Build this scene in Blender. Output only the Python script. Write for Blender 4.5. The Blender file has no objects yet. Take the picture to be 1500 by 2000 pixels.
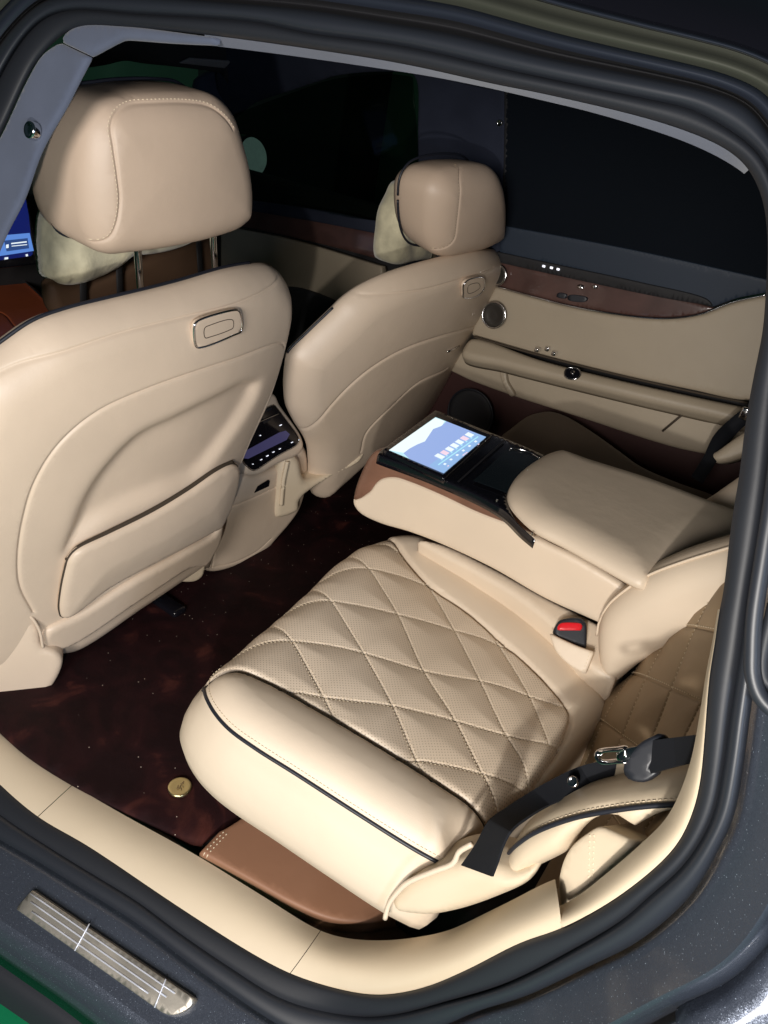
import bpy, math, random
import numpy as np
from mathutils import Matrix, Vector
from mathutils.geometry import delaunay_2d_cdt

random.seed(7)
rng = np.random.default_rng(7)
sc = bpy.context.scene

# ------------------------------------------------------------------ camera
# world: X towards the rear of the car, Y across to its far side, Z up, origin on the cabin floor
CAM = np.array([1.097, -1.285, 1.151])
FPX = 1424.3                     # focal length in pixels of the 1500x2000 photograph
def cam_rot(yaw, pitch, roll):
    f = np.array([-math.sin(yaw) * math.cos(pitch), math.cos(yaw) * math.cos(pitch), -math.sin(pitch)])
    r = np.array([math.cos(yaw), math.sin(yaw), 0.0])
    d = np.cross(f, r)
    return np.array([math.cos(roll) * r + math.sin(roll) * d, -math.sin(roll) * r + math.cos(roll) * d, f])
RM = cam_rot(*[math.radians(a) for a in (29.48, 29.18, -10.78)])
cd = bpy.data.cameras.new('camera')
cam = bpy.data.objects.new('camera', cd)
sc.collection.objects.link(cam)
m = Matrix.Identity(4)
for i in range(3):
    m[i][0] = RM[0][i]; m[i][1] = -RM[1][i]; m[i][2] = -RM[2][i]; m[i][3] = CAM[i]
cam.matrix_world = m
cd.sensor_fit = 'VERTICAL'; cd.sensor_height = 36.0; cd.sensor_width = 27.0
cd.lens = FPX / 2000.0 * 36.0
cd.clip_start = 0.02; cd.clip_end = 100
sc.camera = cam

# ------------------------------------------------------------------ light
w = bpy.data.worlds.new('World'); sc.world = w; w.use_nodes = True
bg = w.node_tree.nodes['Background']
bg.inputs[0].default_value = (0.36, 0.62, 0.74, 1); bg.inputs[1].default_value = 0.030
sc.view_settings.view_transform = 'Standard'; sc.view_settings.look = 'None'
sc.view_settings.exposure = 0.0; sc.view_settings.gamma = 1.0
sc.render.film_transparent = False

def lamp(name, typ, loc, power, col, size=0.02, target=None, **kw):
    l = bpy.data.lights.new(name, typ); l.energy = power; l.color = col
    if typ == 'AREA':
        l.shape = 'DISK'; l.size = size
    else:
        l.shadow_soft_size = size
    for k, v in kw.items(): setattr(l, k, v)
    o = bpy.data.objects.new(name, l); sc.collection.objects.link(o); o.location = loc
    if target is not None:
        o.rotation_euler = (Vector(target) - Vector(loc)).to_track_quat('-Z', 'Y').to_euler()
    return o
# the hand torch that lights the cabin: low, outside the open door
lamp('torch', 'SPOT', (1.20, -1.60, 0.84), 40, (1.0, 0.96, 0.90), 0.020, (0.45, 0.0, 0.42), spot_size=math.radians(130), spot_blend=0.6)
# warm soft fill, added further back to even out the cabin; unseen source
lamp('cabin_fill', 'AREA', (1.20, -2.6, 1.20), 44, (1.0, 0.94, 0.89), 0.7, (0.4, 0.0, 0.5))
# unseen cool lamp, added to put highlights on the paint and seals
lamp('body_highlight_fill', 'AREA', (2.6, -1.9, 1.0), 13, (0.60, 0.76, 1.0), 0.4, (0.9, -0.8, 0.3))

# ------------------------------------------------------------------ maths helpers
def unit(v):
    v = np.asarray(v, float); return v / np.linalg.norm(v)
def ray(u, v):
    return RM.T @ np.array([(u - 750) / FPX, (v - 1000) / FPX, 1.0])

def spline(pts, closed=False, ds=4.0, corners=()):
    """smooth curve through points, evenly resampled; corners = indices kept sharp"""
    P = np.array([p[:2] for p in pts], float) if len(pts[0]) == 2 else np.array(pts, float)
    n = len(P)
    segs = []
    rngs = range(n if closed else n - 1)
    cs = set(corners)
    for i in rngs:
        p1, p2 = P[i], P[(i + 1) % n]
        if (i in cs) or (not closed and i == 0): p0 = p1 - (p2 - p1)
        else: p0 = P[(i - 1) % n]
        j = (i + 1) % n
        if (j in cs) or (not closed and i == n - 2): p3 = p2 + (p2 - p1)
        else: p3 = P[(i + 2) % n]
        d01 = max(np.linalg.norm(p1 - p0), 1e-9) ** .5; d12 = max(np.linalg.norm(p2 - p1), 1e-9) ** .5; d23 = max(np.linalg.norm(p3 - p2), 1e-9) ** .5
        m1 = (p1 - p0) / d01 - (p2 - p0) / (d01 + d12) + (p2 - p1) / d12
        m2 = (p2 - p1) / d12 - (p3 - p1) / (d12 + d23) + (p3 - p2) / d23
        m1 *= d12; m2 *= d12
        k = max(2, int(np.linalg.norm(p2 - p1) / ds) + 1)
        t = np.linspace(0, 1, k, endpoint=False)[:, None]
        segs.append((2 * t**3 - 3 * t**2 + 1) * p1 + (t**3 - 2 * t**2 + t) * m1 + (-2 * t**3 + 3 * t**2) * p2 + (t**3 - t**2) * m2)
    out = np.concatenate(segs)
    if not closed: out = np.vstack([out, P[-1]])
    return out

def resample(P, n=None, ds=None, closed=False):
    Q = np.vstack([P, P[:1]]) if closed else P
    s = np.concatenate([[0], np.cumsum(np.linalg.norm(np.diff(Q, axis=0), axis=1))])
    if n is None: n = max(3, int(s[-1] / ds) + 1)
    t = np.linspace(0, s[-1], n, endpoint=not closed)
    return np.stack([np.interp(t, s, Q[:, k]) for k in range(Q.shape[1])], 1)

def dist_poly(X, P, closed):
    """distance of points X to polyline P"""
    A = P; B = np.roll(P, -1, 0)
    if not closed: A, B = P[:-1], P[1:]
    D = np.full(len(X), 1e9)
    for s in range(0, len(X), 4000):
        x = X[s:s + 4000][:, None, :]
        ab = (B - A)[None]; ap = x - A[None]
        t = np.clip((ap * ab).sum(2) / np.maximum((ab * ab).sum(2), 1e-14), 0, 1)
        D[s:s + 4000] = np.sqrt(((ap - t[..., None] * ab) ** 2).sum(2)).min(1)
    return D

def inside(X, P):
    x, y = X[:, 0][:, None], X[:, 1][:, None]
    x1, y1 = P[:, 0][None], P[:, 1][None]; x2, y2 = np.roll(P[:, 0], -1)[None], np.roll(P[:, 1], -1)[None]
    c = ((y1 > y) != (y2 > y)) & (x < (x2 - x1) * (y - y1) / (y2 - y1 + 1e-15) + x1)
    return c.sum(1) % 2 == 1

class Frame:
    """a plane (optionally bent) inside the car: origin, u, v axes and outward normal"""
    def __init__(s, O, N, up=(0, 0, 1), bend=None):
        s.O = np.array(O, float); s.N = unit(N)
        if abs(np.dot(up, s.N)) > .999: up = (0, 1, 0)
        s.V = unit(np.array(up, float) - np.dot(up, s.N) * s.N)
        s.U = np.cross(s.V, s.N)
        s.bend = (lambda u, v: .13 * np.tanh(bend(u, v) / .13)) if bend else (lambda u, v: 0 * u)
    def px(s, pts, h=0.0):
        out = []
        for p in pts:
            d = ray(p[0], p[1]); hh = h; uv = None
            for _ in range(40):
                t = ((s.O + hh * s.N - CAM) @ s.N) / (d @ s.N)
                q = CAM + d * t - s.O
                uv = np.array([q @ s.U, q @ s.V])
                hh = 0.7 * hh + 0.3 * (h + float(s.bend(uv[0], uv[1])))
            out.append(uv)
        return np.array(out)
    def P(s, uv, h=0.0):
        uv = np.atleast_2d(uv)
        hh = np.asarray(h) + s.bend(uv[:, 0], uv[:, 1])
        return s.O + uv[:, :1] * s.U + uv[:, 1:] * s.V + np.reshape(hh * np.ones(len(uv)), (-1, 1)) * s.N
    def uv(s, X):
        q = np.atleast_2d(X) - s.O
        return np.stack([q @ s.U, q @ s.V], 1)

# ------------------------------------------------------------------ object helpers
ROOT = {}
def thing(name, label, cat, loc, group=None):
    o = bpy.data.objects.new(name, None); sc.collection.objects.link(o)
    o.empty_display_size = 0.1; o.location = loc; o['label'] = label; o['category'] = cat
    if group: o['group'] = group
    ROOT[o] = np.array(loc, float)
    return o
def root_of(p):
    while p.parent: p = p.parent
    return p
def obj(name, V, F, mat, parent=None, uv=None, smooth=True, label=None, mats=None, midx=None):
    V = np.asarray(V, float)
    off = ROOT[root_of(parent)] if parent else V.mean(0)
    me = bpy.data.meshes.new(name)
    me.from_pydata((V - off).tolist(), [], [list(map(int, f)) for f in F])
    if uv is not None:
        l = me.uv_layers.new(name='uv')
        idx = np.zeros(len(me.loops), int); me.loops.foreach_get('vertex_index', idx)
        l.data.foreach_set('uv', np.asarray(uv, float)[idx].ravel())
    for mm in (mats or [mat]): me.materials.append(mm)
    if midx is not None: me.polygons.foreach_set('material_index', list(map(int, midx)))
    if smooth: me.polygons.foreach_set('use_smooth', [True] * len(me.polygons))
    me.update()
    o = bpy.data.objects.new(name, me); sc.collection.objects.link(o)
    if parent: o.parent = parent
    else:
        o.location = off; ROOT[o] = off
    if label: o['label'] = label
    return o
def tag(o, label, cat=None, group=None, kind=None):
    if label: o['label'] = label
    if cat: o['category'] = cat
    if group: o['group'] = group
    if kind: o['kind'] = kind
    return o

class Mesh:
    def __init__(s): s.V = []; s.F = []; s.M = []; s.n = 0
    def add(s, V, F, m=0):
        V = np.asarray(V, float)
        s.V.append(V); s.F += [[i + s.n for i in f] for f in F]; s.M += [m] * len(F); s.n += len(V)
        return s
    def obj(s, name, mat, parent=None, mats=None, **k):
        return obj(name, np.concatenate(s.V), s.F, mat, parent, mats=mats, midx=s.M if mats else None, **k)

def grid_faces(r, c, close=False):
    F = []
    cc = c if close else c - 1
    for i in range(r - 1):
        for j in range(cc):
            a, b = i * c + j, i * c + (j + 1) % c
            F.append((a, b, b + c, a + c))
    return F

def tube_geo(P, r, n=8, closed=False, flat=1.0, up=(0, 0, 1)):
    P = np.asarray(P, float); k = len(P)
    T = np.gradient(P, axis=0) if not closed else (np.roll(P, -1, 0) - np.roll(P, 1, 0))
    T /= np.linalg.norm(T, axis=1)[:, None] + 1e-12
    a = np.cross(T, np.array(up, float)); bad = np.linalg.norm(a, axis=1) < 1e-3
    a[bad] = np.cross(T[bad], (1, 0, 0)); a /= np.linalg.norm(a, axis=1)[:, None]
    b = np.cross(a, T)
    th = np.linspace(0, 2 * math.pi, n, endpoint=False)
    rr = np.reshape(np.asarray(r) * np.ones(k), (k, 1, 1))
    V = P[:, None] + rr * (np.cos(th)[None, :, None] * a[:, None] + flat * np.sin(th)[None, :, None] * b[:, None])
    V = V.reshape(-1, 3); F = grid_faces(k, n, True)
    if closed: F += [((k - 1) * n + j, (k - 1) * n + (j + 1) % n, (j + 1) % n, j) for j in range(n)]
    else: F += [tuple(range(n))[::-1], tuple((k - 1) * n + j for j in range(n))]
    return V, F
def tube(name, P, r, mat, parent=None, **k):
    V, F = tube_geo(P, r, **k); return obj(name, V, F, mat, parent)

def rbox_geo(c, size, bev, ax=None, seg=3):
    """rounded box: centre, full sizes, bevel, axes rows"""
    ax = np.eye(3) if ax is None else np.array(ax, float)
    h = np.array(size, float) / 2; bev = min(bev, h.min() * .98)
    th = np.linspace(0, math.pi / 2, seg + 1)
    ring = []
    for q, (sx, sy) in enumerate([(1, 1), (-1, 1), (-1, -1), (1, -1)]):
        for t in th:
            a = t + q * math.pi / 2
            ring.append((sx * (h[0] - bev), sy * (h[1] - bev), math.cos(a), math.sin(a)))
    rows = []
    for k, (sz) in enumerate((-1, 1)):
        for t in (th if sz < 0 else th):
            ph = -math.pi / 2 + t if sz < 0 else t
            rows.append([(r[0] + bev * math.cos(ph) * r[2], r[1] + bev * math.cos(ph) * r[3], sz * (h[2] - bev) + bev * math.sin(ph)) for r in ring])
    n = len(ring); V = np.array(rows).reshape(-1, 3)
    F = grid_faces(len(rows), n, True) + [tuple(range(n))[::-1], tuple((len(rows) - 1) * n + j for j in range(n))]
    return np.array(c) + V @ ax, F

class Panel:
    """upholstered or hard panel: outline on a frame, rounded edge (R across, Rh deep), seams pressed in, wall down to -T"""
    def __init__(s, F, outline, R=.01, Rh=None, T=.03, bulge=0, bl=.06, seams=(), wall=None, extra=None):
        s.F = F; s.out = outline; s.R = R; s.Rh = R if Rh is None else Rh; s.T = T; s.bulge = bulge; s.bl = bl
        s.seams = [(np.asarray(c), d, w_) for c, d, w_ in seams]; s.wall = wall; s.extra = extra
    def h(s, X, d=None):
        X = np.atleast_2d(X)
        if d is None: d = dist_poly(X, s.out, True) * np.where(inside(X, s.out), 1, 0)
        q = np.clip(1 - d / s.R, 0, 1)
        h = s.Rh * (np.sqrt(np.maximum(0, 1 - q * q)) - 1)
        if s.bulge: h = h + s.bulge * (1 - np.exp(-(d / s.bl) ** 1.5))
        for c, dep, wd in s.seams:
            e = dist_poly(X, c, False)
            h = h - dep * np.exp(-(e / wd) ** 2) * np.clip(d / 0.004, 0, 1)
        if s.extra is not None: h = h + s.extra(X, d)
        return h
    def build(s, name, mat, parent=None, step=.008, regions=None, back=True, label=None, seamstep=None):
        """regions: list of (name, material, polygon, parent) splitting the face; last entry polygon None takes the rest"""
        area = 0.5 * abs(np.sum(s.out[:, 0] * np.roll(s.out[:, 1], -1) - s.out[:, 1] * np.roll(s.out[:, 0], -1)))
        ccw = np.sum(s.out[:, 0] * np.roll(s.out[:, 1], -1) - s.out[:, 1] * np.roll(s.out[:, 0], -1)) > 0
        out = s.out if ccw else s.out[::-1]
        out = resample(out, ds=min(step, .006 if step < .02 else step), closed=True)
        s.out = out; n = len(out)
        t = np.roll(out, -1, 0) - np.roll(out, 1, 0); t /= np.linalg.norm(t, axis=1)[:, None] + 1e-12
        nin = np.stack([-t[:, 1], t[:, 0]], 1)
        pts = [out]
        k = 6 if s.R > .012 else 4
        for i in range(1, k + 1):
            d = s.R * (1 - math.cos(i / k * math.pi / 2)) if i < k else s.R
            q = out + nin * d
            if d < .002: q = q[::1]
            dd = dist_poly(q, out, True)
            q = q[(dd > .97 * d) & inside(q, out)]
            if i > 2 and len(q): q = q[::2] if step > .006 else q
            pts.append(q)
        lo, hi = out.min(0), out.max(0)
        gx = np.arange(lo[0], hi[0], step); gy = np.arange(lo[1], hi[1], step * .87)
        G = np.array([(x + (j % 2) * step / 2, y) for j, y in enumerate(gy) for x in gx])
        G += rng.uniform(-.08, .08, G.shape) * step
        if len(G):
            G = G[inside(G, out)]
            if len(G): G = G[dist_poly(G, out, True) > max(s.R * 1.02, step * .45)]
        edges = [(i, (i + 1) % n) for i in range(n)]
        sp = []
        curves = [(c, wd) for c, dep, wd in s.seams]
        for c, wd in curves:
            c2 = resample(c, ds=seamstep or max(.002, min(.005, wd * 1.3)))
            tt = np.gradient(c2, axis=0); tt /= np.linalg.norm(tt, axis=1)[:, None] + 1e-12
            nn = np.stack([-tt[:, 1], tt[:, 0]], 1)
            for o_ in (0, wd * .6, -wd * .6, wd * 1.3, -wd * 1.3, wd * 2.3, -wd * 2.3): sp.append(c2 + nn * o_)
        if sp:
            sp = np.concatenate(sp); sp = sp[inside(sp, out)]
            sp = sp[dist_poly(sp, out, True) > .0012]
            if len(G) and len(sp):
                keep = np.ones(len(G), bool)
                for c, wd in curves: keep &= dist_poly(G, c, False) > min(wd * 2.3, step * .6)
                G = G[keep]
            pts.append(sp)
        pts.append(G)
        X = np.concatenate([p for p in pts if len(p)])
        # merge near-duplicates on a fine hash
        key = np.round(X / (.0006)).astype(int); _, ui = np.unique(key[n:], axis=0, return_index=True)
        X = np.concatenate([X[:n], X[n:][np.sort(ui)]])
        cv = []
        reg_lines = []
        vs, es, fs, ov, oe, of = delaunay_2d_cdt([Vector(p) for p in X.tolist()], edges, [], 1, 1e-6)
        X2 = np.array([v[:] for v in vs])
        orig = {}
        for i, o_ in enumerate(ov):
            for q in o_: orig.setdefault(q, i)
        d = dist_poly(X2, out, True); 
        for i in range(n): d[orig[i]] = 0
        H = s.h(X2, d)
        V = s.F.P(X2, H)
        tri = np.array(fs)
        a, b, c = X2[tri[:, 0]], X2[tri[:, 1]], X2[tri[:, 2]]
        cr = (b - a)[:, 0] * (c - a)[:, 1] - (b - a)[:, 1] * (c - a)[:, 0]
        tri[cr < 0] = tri[cr < 0][:, ::-1]
        rim = [orig[i] for i in range(n)]
        rows = s.wall or [(0, .5), (0, 1)]
        wallV = []; 
        for o_, f_ in rows: wallV.append(s.F.P(out.mean(0) + (out - out.mean(0)) * np.array(o_) if isinstance(o_, tuple) else out - nin * o_, H[rim] * (1 - f_) + (-s.T) * f_))
        nv = len(V)
        wF = []
        prev = rim
        for k2, wv in enumerate(wallV):
            cur = [nv + k2 * n + i for i in range(n)]
            for i in range(n):
                j = (i + 1) % n
                wF.append((prev[j], prev[i], cur[i], cur[j]))
            prev = cur
        bF = [tuple(prev[::-1])] if back else []
        UV = np.concatenate([X2] + [out] * len(rows)) if rows else X2
        s.objs = []
        if not regions:
            VV = np.concatenate([V] + wallV)
            o = obj(name, VV, tri.tolist() + wF + bF, mat, parent, uv=UV, label=label)
            s.objs.append(o); return o
        cen = (a + b + c) / 3
        left = np.ones(len(tri), bool)
        for (nm, mt, poly, par) in regions:
            if poly is not None: sel = left & inside(cen, poly)
            else: sel = left
            left = left & ~sel
            fl = tri[sel].tolist(); VV, U2 = V, X2
            if poly is None:
                VV = np.concatenate([V] + wallV); U2 = UV; fl = fl + wF + bF
            used = sorted({i for f in fl for i in f}); mp = {q: i for i, q in enumerate(used)}
            o = obj(nm, VV[used], [[mp[i] for i in f] for f in fl], mt, par, uv=U2[used])
            s.objs.append(o)
        return s.objs[-1]

def offset(P, d):
    t = np.gradient(P, axis=0); t /= np.linalg.norm(t, axis=1)[:, None] + 1e-12
    return P + np.stack([-t[:, 1], t[:, 0]], 1) * d

def stitches(mesh, pan, curve, off, length=.0044, pitch=.0064, r=.0010, lift=.0004, slant=.0, m=0, ok=None):
    c = resample(offset(resample(curve, ds=.004), off), ds=pitch)
    c = c[inside(c, pan.out)]
    if ok is not None and len(c): c = c[ok(c)]
    if len(c) < 3: return
    t = np.gradient(c, axis=0); t /= np.linalg.norm(t, axis=1)[:, None] + 1e-12
    nrm = np.stack([-t[:, 1], t[:, 0]], 1)
    e = t * length / 2 + nrm * slant
    h0 = pan.h(c - e) + lift; h1 = pan.h(c + e) + lift; hm = pan.h(c) + lift + r * .5
    A = pan.F.P(c - e, h0 - r); B = pan.F.P(c + e, h1 - r)
    M1 = pan.F.P(c + nrm * r, hm); M2 = pan.F.P(c - nrm * r, hm); M3 = pan.F.P(c, hm + r)
    for i in range(len(c)):
        mesh.add([A[i], B[i], M1[i], M2[i], M3[i]], [(0, 2, 4), (2, 1, 4), (1, 3, 4), (3, 0, 4)], m)

def rim_tube(name, pan, a, b, r, mt, parent, out=.001):
    """piping along part of a panel's rim"""
    n = len(pan.out); q = pan.F.px([a, b], -pan.Rh)
    i = int(np.argmin(((pan.out - q[0]) ** 2).sum(1))); j = int(np.argmin(((pan.out - q[1]) ** 2).sum(1)))
    if (j - i) % n <= n // 2: idx = [(i + k) % n for k in range((j - i) % n + 1)]
    else: idx = [(i - k) % n for k in range((i - j) % n + 1)]
    t = np.roll(pan.out, -1, 0) - np.roll(pan.out, 1, 0); t /= np.linalg.norm(t, axis=1)[:, None]
    P2 = pan.out - np.stack([-t[:, 1], t[:, 0]], 1) * out
    return tube(name, pan.F.P(P2[idx], -pan.Rh), r, mt, parent)

def curve3(pan, c, lift=0.0, ds=.006):
    c = resample(c, ds=ds); return pan.F.P(c, pan.h(c) + lift)

# ------------------------------------------------------------------ materials
def mat(name, col, rough=.5, metal=0, coat=0, sheen=0, spec=.5, em=None, ems=0):
    m = bpy.data.materials.new(name); m.use_nodes = True
    b = m.node_tree.nodes['Principled BSDF']
    b.inputs['Base Color'].default_value = (*col, 1); b.inputs['Roughness'].default_value = rough
    b.inputs['Metallic'].default_value = metal; b.inputs['Coat Weight'].default_value = coat
    b.inputs['Coat Roughness'].default_value = .08
    b.inputs['Sheen Weight'].default_value = sheen; b.inputs['Specular IOR Level'].default_value = spec
    if em: b.inputs['Emission Color'].default_value = (*em, 1); b.inputs['Emission Strength'].default_value = ems
    return m
def nodes(m): return m.node_tree.nodes, m.node_tree.links, m.node_tree.nodes['Principled BSDF']
def coords(m, kind='Object'):
    N, L, b = nodes(m); t = N.new('ShaderNodeTexCoord'); return t.outputs[kind]
def add_var(m, scale=6, amt=.12, kind='Object', detail=4, dist=0, dark=None):
    """slow colour variation of a surface"""
    N, L, b = nodes(m)
    n = N.new('ShaderNodeTexNoise'); n.inputs['Scale'].default_value = scale; n.inputs['Detail'].default_value = detail; n.inputs['Distortion'].default_value = dist
    L.new(coords(m, kind), n.inputs['Vector'])
    mix = N.new('ShaderNodeMix'); mix.data_type = 'RGBA'
    c = b.inputs['Base Color'].default_value[:3]
    a = dark or tuple(x * (1 - amt) for x in c)
    mix.inputs['A'].default_value = (*a, 1); mix.inputs['B'].default_value = (*[min(1, x * (1 + amt)) for x in c], 1)
    rp = N.new('ShaderNodeMapRange'); rp.inputs['From Min'].default_value = .3; rp.inputs['From Max'].default_value = .7
    L.new(n.outputs['Fac'], rp.inputs['Value']); L.new(rp.outputs['Result'], mix.inputs['Factor'])
    L.new(mix.outputs['Result'], b.inputs['Base Color']); return m
def add_bump(m, scale, strength, dist=.001, typ='voronoi', kind='Object', stretch=None):
    N, L, b = nodes(m)
    if typ == 'voronoi':
        n = N.new('ShaderNodeTexVoronoi'); n.feature = 'DISTANCE_TO_EDGE'; o = 'Distance'
    else:
        n = N.new('ShaderNodeTexNoise'); n.inputs['Detail'].default_value = 5; o = 'Fac'
    n.inputs['Scale'].default_value = scale
    src = coords(m, kind)
    if stretch:
        mp = N.new('ShaderNodeMapping'); mp.inputs['Scale'].default_value = stretch; L.new(src, mp.inputs['Vector']); src = mp.outputs['Vector']
    L.new(src, n.inputs['Vector'])
    bp = N.new('ShaderNodeBump'); bp.inputs['Strength'].default_value = strength; bp.inputs['Distance'].default_value = dist
    L.new(n.outputs[o], bp.inputs['Height'])
    if b.inputs['Normal'].is_linked: L.new(b.inputs['Normal'].links[0].from_socket, bp.inputs['Normal'])
    L.new(bp.outputs['Normal'], b.inputs['Normal']); return m
def leather(name, col, rough=.43, grain=520, gs=.16, var=.05):
    m = mat(name, col, rough, spec=.45); add_var(m, 5, var); add_bump(m, grain, gs, .0006); add_bump(m, 28, .16, .0035, 'noise'); add_bump(m, 9, .10, .010, 'noise'); return m

LE = (.68, .565, .435)
M_leather = leather('cream_leather', LE)
M_seatback = leather('tan_leather', (.68, .55, .425))
M_head = leather('headrest_leather', (.54, .415, .315), .46)
M_bolster = leather('bolster_leather', (.68, .565, .435), .50)
M_trim = leather('trim_plastic', (.63, .525, .385), .5, 900, .08, .03)
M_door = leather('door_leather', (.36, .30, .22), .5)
M_shadowbr = leather('shaded_backrest_leather', (.35, .25, .15), .55)  # cream leather with the backrest's shade put into a browner colour
M_step = leather('brown_leather_step', (.27, .135, .078), .55)
M_orange = leather('orange_leather', (.42, .10, .035), .45)
M_thread = mat('cream_thread', (.72, .60, .43), .7)
M_pipe = mat('navy_piping', (.012, .014, .022), .45)
M_seam = mat('dark_seam', (.05, .035, .022), .8)
# perforated leather: rows of pin holes in uv metres
M_perf = leather('perforated_leather', (.66, .545, .42), .45, 600, .08)
def perforate(m, pitch=.0046, rad=.12):
    N, L, b = nodes(m)
    uvn = coords(m, 'UV')
    mp = N.new('ShaderNodeMapping'); mp.inputs['Scale'].default_value = (1 / pitch, 1 / pitch, 1); mp.inputs['Rotation'].default_value = (0, 0, math.radians(45)); L.new(uvn, mp.inputs['Vector'])
    fr = N.new('ShaderNodeVectorMath'); fr.operation = 'FRACTION'; L.new(mp.outputs['Vector'], fr.inputs[0])
    sb = N.new('ShaderNodeVectorMath'); sb.operation = 'SUBTRACT'; sb.inputs[1].default_value = (.5, .5, 0); L.new(fr.outputs['Vector'], sb.inputs[0])
    ln = N.new('ShaderNodeVectorMath'); ln.operation = 'LENGTH'; L.new(sb.outputs['Vector'], ln.inputs[0])
    mr = N.new('ShaderNodeMapRange'); mr.inputs['From Min'].default_value = rad; mr.inputs['From Max'].default_value = rad + .10; L.new(ln.outputs['Value'], mr.inputs['Value'])
    mix = N.new('ShaderNodeMix'); mix.data_type = 'RGBA'; mix.inputs['A'].default_value = (.30, .23, .16, 1)
    src = b.inputs['Base Color'].links[0].from_socket
    L.new(src, mix.inputs['B']); L.new(mr.outputs['Result'], mix.inputs['Factor']); L.new(mix.outputs['Result'], b.inputs['Base Color'])
perforate(M_perf)
M_rubber = add_bump(mat('seal_rubber', (.014, .016, .021), .55, spec=.4), 300, .08, .001, 'noise')
M_rubber2 = mat('soft_seal_rubber', (.017, .020, .027), .45, spec=.5)
M_black = mat('piano_black', (.006, .006, .009), .12, coat=.4)
M_matblack = mat('matt_black', (.010, .010, .012), .7)
M_cabin = mat('dark_cabin', (.014, .013, .014), .8)
M_chrome = mat('chrome', (.75, .75, .77), .12, 1)
M_wood = mat('brown_veneer', (.17, .085, .055), .32, coat=.3)
add_var(M_wood, 8, .25, detail=6, dist=1.5)
M_wood2 = mat('dark_veneer', (.075, .038, .032), .3, coat=.3)
add_var(M_wood2, 8, .25, detail=6, dist=1.5)
M_headliner = add_bump(add_var(mat('grey_suede', (.075, .09, .135), .9, sheen=.2), 14, .10), 600, .2, .0006, 'noise')
M_suede = add_bump(add_var(mat('dark_suede', (.024, .028, .044), .95, spec=.1), 12, .12), 500, .2, .0006, 'noise')
M_glass = mat('black_shade', (.0025, .0045, .008), .9, spec=.15)
M_belt = add_bump(mat('belt_webbing', (.006, .007, .010), .8, spec=.25), 500, .5, .0005, 'noise', stretch=(1, 1, 6))
M_plastic = add_bump(mat('black_plastic', (.010, .012, .018), .45), 700, .1, .0005)
M_red = mat('red_release_button', (.62, .012, .02), .28, em=(.8, .01, .02), ems=.05)
M_fleece = add_bump(add_var(mat('cream_fleece', (.60, .55, .38), .9, sheen=.3), 22, .22), 60, .5, .004, 'noise')
M_strap = mat('brown_strap', (.10, .055, .03), .7)
M_brass = mat('brass_badge', (.85, .74, .40), .28, 1)
M_green = add_bump(add_var(mat('green_floor_paint', (.004, .16, .065), .45), 5, .15), 90, .2, .001, 'noise')
M_olive = mat('satin_olive_trim', (.055, .058, .045), .4, .4)
M_steel = add_bump(add_var(mat('brushed_steel', (.42, .39, .34), .42, .85), 9, .4), 200, .2, .0005, 'noise', stretch=(1, 12, 12))
M_line = mat('bright_scuff_line', (.62, .64, .72), .35, .3)
M_icon = mat('lit_icons', (.9, .9, .95), .5, em=(.85, .88, 1), ems=.9)
M_lcd = mat('dim_lcd', (.02, .02, .05), .3, em=(.10, .09, .22), ems=.35)

def paint(name, base, flake=.32):
    m = mat(name, base, .42, .55, coat=.45)
    N, L, b = nodes(m)
    v = N.new('ShaderNodeTexVoronoi'); v.inputs['Scale'].default_value = 1500
    L.new(coords(m), v.inputs['Vector'])
    sb = N.new('ShaderNodeVectorMath'); sb.operation = 'SUBTRACT'; sb.inputs[1].default_value = (.5, .5, .5); L.new(v.outputs['Color'], sb.inputs[0])
    ml = N.new('ShaderNodeVectorMath'); ml.operation = 'SCALE'; ml.inputs['Scale'].default_value = flake; L.new(sb.outputs['Vector'], ml.inputs[0])
    g = N.new('ShaderNodeNewGeometry'); ad = N.new('ShaderNodeVectorMath'); ad.operation = 'ADD'
    L.new(g.outputs['Normal'], ad.inputs[0]); L.new(ml.outputs['Vector'], ad.inputs[1])
    nz = N.new('ShaderNodeVectorMath'); nz.operation = 'NORMALIZE'; L.new(ad.outputs['Vector'], nz.inputs[0]); L.new(nz.outputs['Vector'], b.inputs['Normal'])
    # sparse bright flakes
    sp = N.new('ShaderNodeSeparateColor'); L.new(v.outputs['Color'], sp.inputs[0])
    mr = N.new('ShaderNodeMapRange'); mr.inputs['From Min'].default_value = .99; mr.inputs['From Max'].default_value = 1.0; L.new(sp.outputs[0], mr.inputs['Value'])
    mix = N.new('ShaderNodeMix'); mix.data_type = 'RGBA'; mix.inputs['A'].default_value = (*base, 1); mix.inputs['B'].default_value = (.38, .45, .55, 1)
    L.new(mr.outputs['Result'], mix.inputs['Factor'])
    n = N.new('ShaderNodeTexNoise'); n.inputs['Scale'].default_value = 9
    L.new(mix.outputs['Result'], b.inputs['Base Color'])
    return m
M_paint = paint('midnight_blue_metallic', (.068, .080, .108))
M_dkpaint = mat('dark_blue_frame', (.022, .027, .040), .35, .3, coat=.4)

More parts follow.
